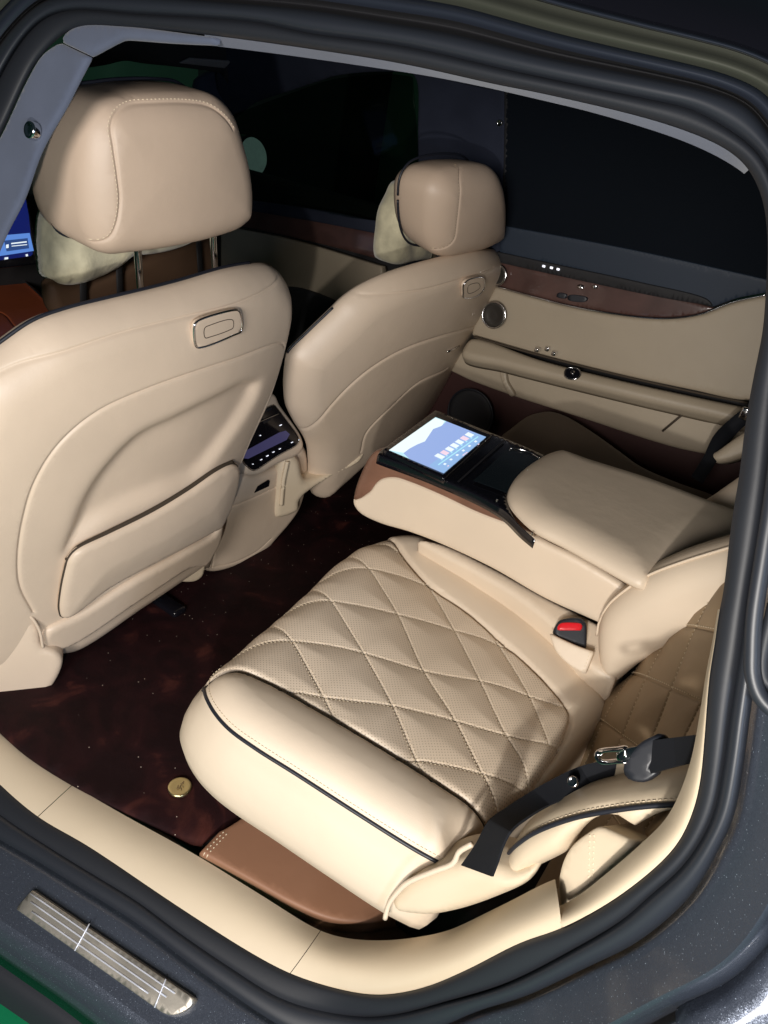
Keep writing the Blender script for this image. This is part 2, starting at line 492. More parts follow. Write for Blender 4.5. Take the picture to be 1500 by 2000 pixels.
def mat_floor():
    m = mat('dark_red_pile', (.030, .006, .008), .75, spec=.2)
    N, L, b = nodes(m)
    n = N.new('ShaderNodeTexNoise'); n.inputs['Scale'].default_value = 9; n.inputs['Detail'].default_value = 8; n.inputs['Distortion'].default_value = 1.2
    L.new(coords(m), n.inputs['Vector'])
    cr = N.new('ShaderNodeValToRGB')
    cr.color_ramp.elements[0].position = .42; cr.color_ramp.elements[0].color = (.009, .0012, .002, 1)
    cr.color_ramp.elements[1].position = .78; cr.color_ramp.elements[1].color = (.085, .022, .016, 1)
    e = cr.color_ramp.elements.new(.6); e.color = (.018, .003, .004, 1)
    L.new(n.outputs['Fac'], cr.inputs['Fac'])
    v = N.new('ShaderNodeTexVoronoi'); v.inputs['Scale'].default_value = 85; L.new(coords(m), v.inputs['Vector'])
    lt = N.new('ShaderNodeMath'); lt.operation = 'LESS_THAN'; lt.inputs[1].default_value = .075; L.new(v.outputs['Distance'], lt.inputs[0])
    sp = N.new('ShaderNodeSeparateColor'); L.new(v.outputs['Color'], sp.inputs[0])
    gt = N.new('ShaderNodeMath'); gt.operation = 'GREATER_THAN'; gt.inputs[1].default_value = .72; L.new(sp.outputs[0], gt.inputs[0])
    mu = N.new('ShaderNodeMath'); mu.operation = 'MULTIPLY'; L.new(lt.outputs[0], mu.inputs[0]); L.new(gt.outputs[0], mu.inputs[1])
    mix = N.new('ShaderNodeMix'); mix.data_type = 'RGBA'; mix.inputs['B'].default_value = (.7, .6, .5, 1)
    L.new(cr.outputs['Color'], mix.inputs['A']); L.new(mu.outputs[0], mix.inputs['Factor']); L.new(mix.outputs['Result'], b.inputs['Base Color'])
    add_bump(m, 900, .6, .0015, 'noise'); add_bump(m, 16, .5, .006, 'noise')
    return m
M_mat = mat_floor()

def S(F, pts, h=0.0, closed=True, corners=(), ds=.006):
    return spline(F.px(pts, h), closed, ds, corners)

# ------------------------------------------------------------------ garage floor and wall
def quad(name, P, mt, kind=None):
    return tag(obj(name, P, [(0, 1, 2, 3)], mt, smooth=False), None, kind=kind)
quad('ground', [(-8, -9, -.30), (10, -9, -.30), (10, 8, -.30), (-8, 8, -.30)], M_green, 'structure')

# ------------------------------------------------------------------ car body
car = thing('car', 'dark blue car body around the open rear door with black seals and cream sill trim', 'car', (0.6, 0, 0))

def yap(z):
    """outboard Y of the door opening at height z (tumblehome above the waist)"""
    lo = .5 * ((.04 - z) + math.sqrt((.04 - z) ** 2 + .0006))      # the sill runs out as a ledge below the trim
    return -.755 + .5 * .33 * ((z - .62) + math.sqrt((z - .62) ** 2 + .012)) - 1.6 * lo
def ap(u, v, off=0.0):
    d = ray(u, v); lo, hi = .25, 3.0
    f = lambda t: (CAM[1] + d[1] * t) - (yap(CAM[2] + d[2] * t) - off)
    for _ in range(50):
        mid = (lo + hi) / 2
        if f(mid) < 0: lo = mid
        else: hi = mid
    return CAM + d * (lo + hi) / 2

CX, CY = 720., 1000.
NTH = 1440
TH = np.linspace(-math.pi, math.pi, NTH, endpoint=False)
def radial(pts):
    P = spline(pts, True, 6.0)
    a = np.arctan2(P[:, 1] - CY, P[:, 0] - CX); r = np.hypot(P[:, 0] - CX, P[:, 1] - CY)
    o = np.argsort(a); a, r = a[o], r[o]
    a = np.concatenate([a - 2 * math.pi, a, a + 2 * math.pi]); r = np.concatenate([r, r, r])
    k = np.interp(TH, a, r)
    ker = np.ones(15) / 15
    return np.convolve(np.concatenate([k[-7:], k, k[:7]]), ker, 'valid')
def rad_at(R, th): return np.interp(th, np.concatenate([TH - 2 * math.pi, TH, TH + 2 * math.pi]), np.concatenate([R] * 3))
def deg_of(x, y): return math.degrees(math.atan2(y - CY, x - CX))

E0 = radial([(-60,1470),(0,1532),(74,1595),(170,1651),(340,1765),(453,1838),(510,1872),(567,1901),(652,1929),(735,1943),(820,1931),(905,1897),(1018,1840),(1098,1812),(1217,1744),(1319,1653),(1353,1585),(1367,1528),(1376,1437),(1385,1325),(1397,1248),(1403,1203),(1412,1160),(1429,1018),(1443,933),(1457,820),(1474,724),(1489,650),(1495,576),(1499,480),(1492,400),(1475,352),(1454,320),(1416,290),(1345,258),(1250,228),(1050,181),(973,166),(787,125),(600,95),(400,68),(240,52),(150,51),(125,64),(112,78),(80,108),(50,160),(25,215),(0,268),(-60,400),(-100,700),(-120,1100),(-110,1400)])
E1 = radial([(-60,1540),(0,1591),(107,1662),(200,1719),(267,1760),(350,1822),(450,1890),(550,1951),(650,1979),(733,1986),(817,1972),(850,1962),(980,1925),(1110,1860),(1218,1795),(1266,1752),(1335,1690),(1390,1600),(1412,1502),(1425,1405),(1445,1275),(1462,1150),(1480,1050),(1494,950),(1505,850),(1514,760),(1524,650),(1530,560),(1530,470),(1520,390),(1500,330),(1487,305),(1440,264),(1345,211),(1300,201),(1020,143),(787,90),(600,64),(500,43),(233,25),(167,18),(100,27),(60,57),(20,113),(0,150),(-60,300),(-130,700),(-160,1100),(-140,1440)])
E2 = radial([(-60,1600),(0,1640),(60,1674),(133,1719),(267,1803),(350,1866),(430,1925),(517,1985),(600,2030),(733,2048),(850,2010),(937,1973),(1023,1947),(1153,1886),(1240,1843),(1327,1773),(1370,1721),(1405,1656),(1432,1600),(1451,1502),(1464,1405),(1474,1330),(1490,1200),(1505,1050),(1520,900),(1532,760),(1545,600),(1555,480),(1550,380),(1530,310),(1500,262),(1464,214),(1392,181),(1300,159),(1067,112),(880,66),(740,42),(600,20),(400,2),(200,-10),(90,0),(40,42),(0,90),(-70,230),(-160,600),(-200,1100),(-170,1500)])
def shift(E, rules):
    """outer loop: previous radius plus an offset given at angles (degrees)"""
    a = np.radians([r[0] for r in rules]); d = [r[1] for r in rules]
    a = np.concatenate([a - 2 * math.pi, a, a + 2 * math.pi]); return E + np.interp(TH, a, d * 3)

def band(name, Ra, Rb, prof, mt, parent, a0=-180, a1=180, n=500, da=(0, 0), db=(0, 0), label=None, rows=9, end=False):
    """strip of the door surround between two loops; prof(t)= outboard offset in metres; da/db slant the ends"""
    closed = (a1 - a0) >= 359.9
    V = []
    for k in range(rows):
        t = k / (rows - 1)
        s0 = a0 + da[0] * (1 - t) + da[1] * t; s1 = a1 + db[0] * (1 - t) + db[1] * t
        th = np.radians(np.linspace(s0, s1, n, endpoint=not closed))
        r = rad_at(Ra, th) * (1 - t) + rad_at(Rb, th) * t
        for q, R_ in zip(th, r): V.append(ap(CX + R_ * math.cos(q), CY + R_ * math.sin(q), prof(t)))
    F = [f[::-1] for f in grid_faces(rows, n, closed)]
    return obj(name, V, F, mt, parent, label=label)
def bulb(a, b, c): return lambda t: a * (1 - t) + b * t + c * math.sqrt(max(0, 1 - (2 * t - 1) ** 2))

band('door_seal', E0, E1, bulb(-.004, .002, .010), M_rubber, car, n=700)
band('outer_seal', E1, E2, bulb(.002, .004, .013), M_rubber2, car, n=700)

# cream sill trim: inner edge loop
T1 = radial([(-60,1370),(0,1422),(57,1470),(142,1532),(227,1583),(385,1671),(510,1748),(626,1818),(680,1833),(765,1836),(850,1824),(877,1817),(990,1763),(1098,1712),(1183,1707),(1246,1653),(1300,1600),(1327,1550),(1350,1482),(1363,1415),(1381,1302),(1394,1248),(1402,1203),(1410,1160),(1425,1018),(1440,933),(1454,820),(1470,724),(1485,650),(1490,576),(1490,480),(1480,400),(1400,300),(900,300),(100,300),(-60,900)])
def trimprof(t): return -.065 + .062 * (1 - (1 - t) ** 2.2)
j1 = deg_of(74, 1595)      # joints between the three trim lengths
band('front_sill_trim', T1, E0, trimprof, M_trim, car, j1 + .045, 165, n=60, rows=12)
band('sill_trim', T1, E0, trimprof, M_trim, car, deg_of(567, 1901) + .045, j1 - .045, n=220, rows=12, da=(deg_of(626, 1818) - deg_of(567, 1901), 0))
band('rear_sill_trim', T1, E0, trimprof, M_trim, car, deg_of(1098, 1812) + .045, deg_of(567, 1901) - .045, n=200, rows=12, db=(deg_of(626, 1818) - deg_of(567, 1901), 0), da=(-2, 0))
T2 = radial([(p[0], p[1]) for p in [(-60,1370),(0,1422),(385,1671),(626,1818),(850,1824),(990,1790),(1098,1768),(1183,1707),(1246,1653),(1300,1600),(1327,1550),(1350,1482),(1363,1415),(1381,1302),(1392,1248),(1400,1200),(1408,1160),(1425,1018),(1440,933),(1454,820),(1485,650),(1490,480),(1400,300),(900,300),(100,300),(-60,900)]])
band('pillar_trim', T2, E0, lambda t: -.035 + .034 * (1 - (1 - t) ** 2), M_trim, car, deg_of(1404, 1190), deg_of(1098, 1812) - .045, n=200, rows=8)

# painted body outside the seals
E3 = shift(E2, [(-180, 40), (-140, 12), (-120, 10), (-100, 22), (-80, 26), (-62, 20), (-45, 14), (-30, 40), (0, 40), (90, 40), (150, 40)])
gap0, gap1 = -150, -25
band('seal_channel', E2, E3, lambda t: .004 - .022 * math.sin(math.pi * t), M_matblack, car, gap0, gap1, n=300)
E4 = shift(E3, [(-180, 30), (-140, 34), (-100, 32), (-80, 30), (-60, 28), (-45, 30), (-30, 34)])
band('door_frame_flange', E3, E4, lambda t: .004 + .006 * math.sin(math.pi * t), M_dkpaint, car, gap0, gap1, n=300)
E5 = shift(E4, [(-180, 55), (-100, 52), (-80, 52), (-60, 50), (-45, 52), (-30, 54)])
band('window_trim', E4, E5, lambda t: .008 + .008 * math.sin(math.pi * min(1, t * 1.3)), M_olive, car, gap0, gap1, n=300)
E6 = shift(E5, [(0, 14)])
band('roof_edge', E5, E6, bulb(.004, .004, .010), M_dkpaint, car, gap0, gap1, n=300)
E7 = shift(E6, [(0, 330)])
band('roof', E6, E7, lambda t: .004 - .35 * t * t, M_black, car, gap0, gap1, n=160)
# lower body: sill step with scuff plate, then the rear wing return
S1 = radial([(-60,1760),(0,1796),(80,1848),(160,1900),(267,1980),(400,2070),(733,2200),(1000,2090),(1150,2020),(1270,1955),(1413,1877),(1500,1765),(1560,1600),(1600,1400),(1640,1000),(1680,600),(1640,200),(900,-200),(100,-150),(-250,300),(-350,1000),(-200,1600)])
band('painted_sill', E2, S1, lambda t: .004 + .045 * t - .012 * math.exp(-(t / .06) ** 2), M_paint, car, -24, 165, n=420, rows=24)
S2 = shift(S1, [(-180, 45), (90, 60), (60, 90), (40, 110), (20, 150), (0, 150)])
band('sill_edge', S1, S2, lambda t: .049 - .11 * t * t, M_paint, car, -24, 165, n=300)
S3 = shift(S2, [(-180, 60), (140, 62), (90, 80), (60, 60), (45, 40), (30, 40), (0, 60)])
band('lower_sill_seal', S2, S3, lambda t: .019 + .006 * math.sin(math.pi * t) - .05 * t * t, M_rubber, car, 55, 165, n=200)

Fwl = Frame((1.2, -1.02, .1), (.1, -1, .55))
pan = Panel(Fwl, spline(Fwl.px([(1310,2060),(1345,2005),(1400,1975),(1448,1940),(1500,1880),(1570,1810),(1600,2080)]), True, .008, (0, 5, 6)), R=.02, T=.05)
pan.build('door_shut_lip', M_paint, car, step=.02)
# soft front end of the outer seal returning on the rear wing
F_wing = Frame((1.25, -.77, .5), (0, -1, .05))
loopp = [ap(x, y, .022) for x, y in spline([(1530,800),(1512,950),(1492,1080),(1474,1200),(1470,1270),(1471,1320),(1484,1358),(1509,1385),(1545,1400)], False, 12)]
tube('seal_end', np.array(loopp), .0065, M_rubber2, car, n=12)
loopp = [ap(x, y, .016) for x, y in spline([(1512,1180),(1494,1260),(1489,1300),(1496,1330),(1520,1345)], False, 12)]
tube('seal_end', np.array(loopp), .005, M_rubber, car, n=10)

# suede headliner edge and B-pillar cover
H0 = radial([(1499,480),(1488,400),(1473,357),(1440,329),(1390,300),(1325,272),(1250,247),(1150,218),(1050,194),(950,171),(850,151),(750,135),(500,100),(240,72),(235,73),(172,107),(150,150),(125,200),(75,290),(40,385),(0,465),(-60,600),(-100,900),(-110,1300),(0,1500),(700,1900),(1300,1600),(1400,1200),(1450,800)])
band('headliner_edge', H0, E0, lambda t: -.022 + .020 * t, M_headliner, car, deg_of(400, 70), -42, n=300)
Pb = Frame((0, yap(1.0), 1.0), (0, -1, .33))
pan = Panel(Pb, S(Pb, [(116,79),(124,64),(150,48),(240,48),(424,70),(420,83),(330,79),(240,73),(234,74),(173,106)], corners=(0, 4, 5, 9)), R=.006, T=.008)
pan.build('headliner_corner', M_headliner, car)
pan = Panel(Pb, S(Pb, [(114,80),(172,108),(150,150),(125,200),(75,290),(40,385),(0,465),(-60,620),(-130,640),(-90,450),(-40,330),(0,262),(50,155),(80,105)], corners=(0, 1, 7, 8)), R=.006, T=.008)
bp = pan.build('pillar_cover', M_headliner, car)
c = ap(65, 256, .005); m_ = Mesh()
th = np.linspace(0, 2 * math.pi, 24, endpoint=False)
def disc_geo(c, N, r, h, rim=.35, seg=28, up=(0, 0, 1)):
    """round button: rounded disc standing h proud of c"""
    f = Frame(c, N, up); th = np.linspace(0, 2 * math.pi, seg, endpoint=False)
    rows = [(r, -.004), (r, h * .5), (r * .93, h * .85), (r * .8, h), (r * .6, h * (1 - rim)), (r * .2, h * (1 - rim * .8))]
    V = np.concatenate([f.P(np.stack([np.cos(th) * a, np.sin(th) * a], 1), b) for a, b in rows])
    return V, grid_faces(len(rows), seg, True) + [tuple((len(rows) - 1) * seg + j for j in range(seg))]
V, F = disc_geo(c, (0, -1, .2), .012, .008); obj('coat_hook_button', V, F, M_chrome, bp)

# floor pan, roof lining, far side structure
def slab(name, lo, hi, mt, parent=None, bev=.01):
    lo, hi = np.array(lo, float), np.array(hi, float); V, F = rbox_geo((lo + hi) / 2, hi - lo, bev); return obj(name, V, F, mt, parent)
slab('floor_pan', (-1.6, -.70, -.06), (1.5, .72, -.006), M_cabin, car)
slab('roof_lining', (-.75, -.50, 1.22), (1.7, .56, 1.25), M_suede, car)
slab('rear_bulkhead', (1.5, -.7, -.05), (1.54, .7, 1.2), M_cabin, car)
slab('dashboard', (-1.45, -.66, .35), (-.98, .70, .74), M_cabin, car, .05)
slab('far_side_body', (-1.2, .74, -.10), (1.5, .78, .86), M_cabin, car)
slab('inner_sill', (-1.2, -.735, -.05), (1.5, -.715, .0), M_seam, car)

# scuff plate on the painted sill
Zs = ap(200, 1850, .03)
Fs = Frame(Zs, (0, -.75, .66), up=(0, .66, .75))
o_ = np.array([ap(x, y, .02) for x, y in [(60,1740),(380,1955),(330,1980),(40,1775)]])
nrm = np.cross(o_[1] - o_[0], o_[3] - o_[0]); nrm = unit(nrm); nrm = nrm if nrm @ (CAM - o_[0]) > 0 else -nrm
o_ = np.array([ap(x, y, .046) for x, y in [(60,1740),(380,1955),(330,1980),(40,1775)]])
Fs = Frame(o_.mean(0) , nrm)
pts = [(62,1738),(381,1952),(372,1966),(352,1979),(335,1983),(318,1979),(30,1775)]
pan = Panel(Fs, S(Fs, pts, corners=(0, 1, 5, 6)), R=.0015, T=.03); scuff = pan.build('scuff_plate', M_steel, car, step=.01)
for a, b in [((60,1745),(342,1940)), ((60,1761),(325,1947)), ((62,1780),(290,1940))]:
    q = Fs.px([a, b], .001); P3 = Fs.P(resample(q, n=12), .0012)
    tube('scuff_line', P3, .0013, M_line, scuff, n=6, flat=.4)
m_ = Mesh()
for a, b in [((175,1804),(146,1857)), ((324,1912),(302,1968))]:
    q = Fs.px([a, b], .001); P3 = Fs.P(resample(q, n=6), .0012); tube('scuff_joint', P3, .0012, M_line, scuff, n=6)


# ------------------------------------------------------------------ floor mat and step
Fl = Frame((.4, -.2, .008), (0, 0, 1), up=(0, 1, 0))
mp = [(-60,1365),(0,1425),(60,1476),(200,1562),(386,1652),(425,1618),(560,1560),(760,1300),(900,1000),(720,880),(560,960),(300,1050),(0,1250),(-60,1300)]
pan = Panel(Fl, spline(Fl.px(mp), True, .01, (0, 4, 5)), R=.006, T=.012, bulge=0, extra=lambda X, d: .0015 * np.sin(X[:, 0] * 23 + np.sin(X[:, 1] * 19) * 2) * np.clip(d / .03, 0, 1))
fm = pan.build('floor_mat', M_mat, None, step=.02)
tag(fm, 'dark red pile floor mat between the front seats and the rear seat', 'floor mat')
V, F = disc_geo(Fl.P(Fl.px([(351, 1541)]), .006)[0], (0, 0, 1),   .021, .0012, rim=.3, up=(0, 1, 0))
badge = obj('mat_badge', V, F, M_brass, fm)
# embossed crest lines on the badge
m_ = Mesh(); bc = Fl.P(Fl.px([(351, 1541)]), .0085)[0]
for k in range(9):
    a = rng.uniform(0, 6.28); r_ = rng.uniform(.001, .010)
    p = bc + np.array([math.cos(a) * r_, math.sin(a) * r_, 0]); q = p + rng.uniform(-.005, .005, 3) * [1, 1, 0]
    V, F = tube_geo([p, (p + q) / 2 + [.001, .001, 0], q], .0006, 5); m_.add(V, F)
m_.obj('crest', M_strap, badge)
tag_ = [(390,1662),(428,1622),(560,1560),(860,1700),(800,1778),(755,1796),(690,1800),(640,1792),(575,1765),(480,1712)]
Fst = Frame((.7, -.66, .035), (0, 0, 1), up=(0, 1, 0))
pan = Panel(Fst, spline(Fst.px(tag_), True, .006, (0, 1)), R=.006, T=.03)
st = pan.build('heel_step', M_step, None, step=.012); tag(st, 'brown leather covered step on the floor under the near rear seat cushion', 'step')
sm = Mesh(); stitches(sm, pan, Fst.px([(393, 1672), (436, 1626)]), .000, pitch=.0075, length=.005, r=.0011); sm.obj('stitching', M_thread, st); sm = Mesh(); stitches(sm, pan, Fst.px([(399, 1676), (442, 1630)]), .000, pitch=.0075, length=.005, r=.0011)
sm.obj('stitching', M_thread, st)

Fed = Frame((.8, -.66, .004), (0, 0, 1), up=(0, 1, 0))
pan = Panel(Fed, spline(Fed.px([(600,1770),(690,1790),(760,1780),(860,1740),(1000,1690),(1120,1620),(1140,1690),(1080,1745),(990,1790),(850,1850),(680,1862),(600,1835)]), True, .01), R=.01, T=.02)
pan.build('floor_edge_carpet', add_bump(mat('brown_carpet', (.085, .045, .028), .9), 700, .5, .002, 'noise'), car, step=.02)

# ------------------------------------------------------------------ rear seat (near)
rs = thing('rear_seat', 'cream leather rear seat with diamond quilted cushion, nearest the open door', 'car seat', (.75, -.42, .05))
Fc = Frame((.73, -.41, .343), (.11, 0, 1), up=(0, 1, 0))
sil = [(750,1049),(700,1064),(650,1098),(600,1146),(560,1182),(500,1232),(450,1275),(418,1303),(396,1335),(398,1365),(418,1402),(450,1436),(492,1468),(577,1522),(690,1595),(803,1666),(866,1698),(893,1655),(928,1646),(968,1612),(1010,1560),(1100,1500),(1190,1400),(1180,1350),(1143,1306),(1095,1262),(1081,1227),(1066,1200),(1002,1156),(917,1102),(862,1073),(820,1055),(785,1048)]
outc = spline(Fc.px(sil, -.018), True, .006, (16, 17, 22, 23))
far = Fc.px([(770,1052),(803,1100),(843,1142),(917,1198),(1013,1278),(1075,1340),(1108,1375),(1116,1395),(1112,1419),(1098,1453),(1060,1510)], .0)
near = Fc.px([(400,1318),(424,1307),(458,1306),(520,1329),(633,1391),(775,1476),(917,1567),(975,1606),(1010,1625)], .0)
farS, nearS = spline(far, False, .005), spline(near, False, .005)
ins_poly = np.concatenate([nearS, farS[::-1][:1] + [[.06, -.06]], farS[::-1], Fc.px([(760,1030),(700,1040),(500,1200),(380,1290)])])
K = .5667
def z5(pts): return [(350 + K * x, 1000 + K * y) for x, y in pts]
qA = [z5(p) for p in [
    [(690,95),(720,105),(790,165),(860,250),(950,400),(1040,575),(1130,760),(1205,875),(1250,960)],
    [(590,125),(655,188),(700,255),(755,345),(845,540),(955,712),(1050,895),(1120,1005)],
    [(455,225),(525,300),(580,385),(637,478),(738,660),(820,845),(870,935)],
    [(320,355),(390,437),(445,530),(500,630),(540,710)],
    [(1095,440),(1150,525),(1210,628),(1280,790)],
    ]]
qB = [z5(p) for p in [
    [(500,205),(560,190),(655,188),(760,212),(860,250),(910,275)],
    [(370,310),(450,298),(525,300),(640,318),(755,345),(860,372),(950,400),(1040,425),(1130,465)],
    [(200,455),(290,438),(390,437),(520,452),(637,478),(745,510),(845,540),(945,560),(1040,575),(1130,598),(1210,628),(1350,672)],
    [(340,615),(420,615),(500,630),(620,645),(738,660),(850,685),(955,712),(1050,740),(1130,762),(1210,780),(1340,800)],
    [(740,855),(830,850),(940,868),(1050,895),(1130,910),(1230,925)],
    [(1000,90),(1000,90.5)],
    ]][:5]
quilt = [spline(Fc.px(q), False, .005) for q in qA + qB]
def puff(X, d):
    e = np.full(len(X), 1e9)
    for c in quilt: e = np.minimum(e, dist_poly(X, c, False))
    ins = inside(X, ins_poly)
    p = np.where(ins, .0062 * (1 - np.exp(-(e / .025) ** 1.3)) - .005, 0)
    # the insert sits in a shallow pan between raised side bolsters
    db = np.minimum(dist_poly(X, nearS, False), dist_poly(X, farS, False))
    p = p + np.where(~ins, .016 * (1 - np.exp(-(db / .030) ** 1.3)), 0)
    # piled loose side of the channel gets a rounded lip
    return p
seams = [(q, .0022, .0020) for q in quilt] + [(farS, .010, .0035), (nearS, .012, .004)]
cus = Panel(Fc, outc, R=.055, Rh=.045, T=.20, seams=seams, extra=puff,
            wall=[(.006, .08), (.014, .20), (.020, .36), (.022, .52), (.014, .68), (-.010, .82), (-.05, .93), (-.10, 1.0)])
cushion = bpy.data.objects.new('cushion', None); 
insert_parent = None
o = cus.build('cushion', M_leather, rs, step=.0055, regions=[('quilted_insert', M_perf, ins_poly, rs), ('cushion', M_bolster, None, rs)])
cush, insert = cus.objs[1], cus.objs[0]
sm = Mesh()
for q in quilt:
    okq = lambda c: inside(c, ins_poly) & (dist_poly(c, nearS, False) > .007) & (dist_poly(c, farS, False) > .005)
    stitches(sm, cus, q, .0030, slant=.0003, ok=okq); stitches(sm, cus, q, -.0030, slant=-.0003, ok=okq)
stob = sm.obj('stitching', M_thread, insert)
# piping round the near edge
pip = spline(Fc.px([(424,1300),(404,1316),(396,1338),(400,1366),(416,1395),(444,1427),(494,1464),(578,1517),(691,1590),(804,1661),(866,1694)], -.018), False, .005)
P3 = np.array([Fc.P(q, -.0)[0] for q in pip])
def on_panel_px(pan, pts, lift=.0, it=10):
    """points of the panel surface seen at the photo pixels"""
    out = []
    for p in spline(pts, False, 6):
        h = 0.0
        for _ in range(it):
            q = pan.F.px([p], h); h = .5 * h + .5 * float(pan.h(q)[0])
        out.append(pan.F.P(q, h + lift)[0])
    return np.array(out)
pp = on_panel_px(cus, [(398,1345),(402,1362),(418,1392),(446,1424),(496,1461),(580,1514),(693,1587),(806,1658),(864,1690)], .001)
tube('piping', pp, .0028, M_pipe, cush)
tube('insert_seam_shade', cus.F.P(resample(nearS, ds=.006), cus.h(resample(nearS, ds=.006)) + .004), .0019, M_pipe, cush)  # dark tube stands in for the deep shadow line along the seam
sp_ = on_panel_px(cus, [(430,1306),(412,1322),(407,1340),(412,1362),(428,1388),(456,1418),(505,1453),(588,1506),(700,1579),(812,1649),(868,1680)], .001)
m_ = Mesh()
sp2 = resample(sp_, ds=.006)
for i in range(0, len(sp2) - 1):
    a, b = sp2[i], sp2[i] * .4 + sp2[i + 1] * .6; V, F = tube_geo([a, (a + b) / 2, b], .0006, 4); m_.add(V, F)
m_.obj('stitching', M_thread, cush)

# plastic seat side shield behind the cushion
Fy = lambda y, tilt=0: Frame((0.9, y, .3), (0, -1, tilt))
f = Fy(-.70, .15)
pts = [(765,1784),(760,1760),(775,1742),(795,1725),(845,1703),(895,1690),(960,1700),(1000,1712),(1045,1700),(1030,1730),(960,1765),(880,1790),(820,1797)]
pan = Panel(f, spline(f.px(pts), True, .005), R=.018, T=.07); sh = pan.build('side_shield', M_trim, rs)
tube('shield_edge', pan.F.P(spline(f.px([(755,1790),(763,1762),(780,1738),(800,1720),(850,1698),(888,1682),(900,1660),(925,1645)]), False, .005), .004), .0035, M_leather, rs)

# outer bolster of the backrest
f = Fy(-.69, .10)
pts = [(1000,1722),(986,1714),(981,1696),(996,1660),(1050,1616),(1120,1590),(1210,1572),(1290,1562),(1385,1550),(1360,1585),(1290,1602),(1236,1630),(1203,1606),(1160,1612),(1120,1650),(1111,1671),(1060,1700)]
outb = spline(f.px(pts, -.01), True, .005, (8, 11))
bol = Panel(f, outb, R=.032, Rh=.035, T=.115, wall=[(.001, .3), (-.006, .7), (-.03, 1)])
bo = bol.build('backrest_side_bolster', M_trim, rs, step=.008)
pp = on_panel_px(bol, [(985,1706),(981,1690),(998,1662),(1022,1640),(1052,1622),(1120,1597),(1210,1580),(1270,1573),(1330,1569)], .0015)
tube('piping', pp, .0028, M_pipe, bo)
sp2 = resample(on_panel_px(bol, [(990,1680),(1004,1652),(1028,1630),(1056,1612),(1122,1587),(1210,1570),(1270,1563),(1330,1558)], .001), ds=.006); m_ = Mesh()
for i in range(0, len(sp2) - 1):
    a, b = sp2[i], sp2[i] * .4 + sp2[i + 1] * .6; V, F = tube_geo([a, (a + b) / 2, b], .0006, 4); m_.add(V, F)
m_.obj('stitching', M_thread, bo)

# backrest quilted centre
def brb(u, v):
    t = np.clip((u + .22) / .32, 0, 1); return -.085 * t * t * (3 - 2 * t)
Fb = Frame((1.035, -.42, .45), (-1, 0, .27), bend=brb)
W = np.array([[-.25, -.22], [.24, -.22], [.24, .60], [-.25, .60]])
outl = spline(W, True, .01, (0, 1, 2, 3))
dl = []
for k in range(-5, 9):
    x0 = W[:, 0].min(); x1 = W[:, 0].max(); y0 = W[:, 1].min() + k * .125
    dl.append(np.array([[x0, y0], [x1, y0 + .42]])); dl.append(np.array([[x0, y0 + .42], [x1, y0]]))
dl = [resample(c, ds=.01) for c in dl]
def puffb(X, d):
    e = np.full(len(X), 1e9)
    for c in dl: e = np.minimum(e, dist_poly(X, c, False))
    return .007 * (1 - np.exp(-(e / .028) ** 1.2))
bk = Panel(Fb, outl, R=.02, T=.10, seams=[(c, .002, .002) for c in dl], extra=puffb)
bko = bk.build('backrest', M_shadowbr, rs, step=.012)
sm = Mesh()
for c in dl: stitches(sm, bk, c, .003, pitch=.0075)
sm.obj('stitching', M_thread, bko)
# inboard bolster of the backrest
f = Frame((1.02, -.238, .45), (0, -1, 0))
pts = [(1168,1312),(1162,1262),(1166,1220),(1182,1188),(1216,1155),(1260,1125),(1330,1093),(1425,1064),(1500,1045),(1520,1180),(1440,1228),(1400,1240),(1330,1263),(1250,1300),(1192,1342),(1180,1338)]
outb = spline(f.px(pts, -.02), True, .006, (8, 9))
ib = Panel(f, outb, R=.045, T=.07); ibo = ib.build('backrest_inner_bolster', M_bolster, rs)
pp = on_panel_px(ib, [(1166,1240),(1172,1212),(1190,1180),(1224,1150),(1268,1122),(1335,1096),(1425,1068)], .0025)
tube('piping', pp, .0022, M_leather, ibo)
f2 = Frame((1.0, -.215, .36), (-.9, -.3, .3))
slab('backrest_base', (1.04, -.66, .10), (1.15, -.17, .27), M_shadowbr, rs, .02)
slab('seat_base', (.60, -.60, .0), (1.1, -.20, .16), M_cabin, rs, .02)

# belt guide cover at the pillar foot
f = Frame((1.08, -.725, .35), (-.45, -.8, .3))
pts = [(1098,1775),(1092,1730),(1098,1690),(1115,1655),(1150,1625),(1172,1614),(1195,1622),(1246,1646),(1232,1668),(1196,1704),(1182,1709),(1140,1748)]
pan = Panel(f, spline(f.px(pts, -.004), True, .005, (0, 7, 10)), R=.006, T=.06); bg_ = pan.build('pillar_foot_cover', M_trim, car)
sm = Mesh(); stitches(sm, pan, f.px([(1153, 1632), (1151, 1690), (1150, 1735)]), 0, pitch=.0055, r=.0012); sm.obj('stitching', M_thread, bg_); sm = Mesh(); stitches(sm, pan, f.px([(1161, 1632), (1159, 1690), (1158, 1732)]), 0, pitch=.0055, r=.0012)
sm.obj('stitching', M_thread, bg_)

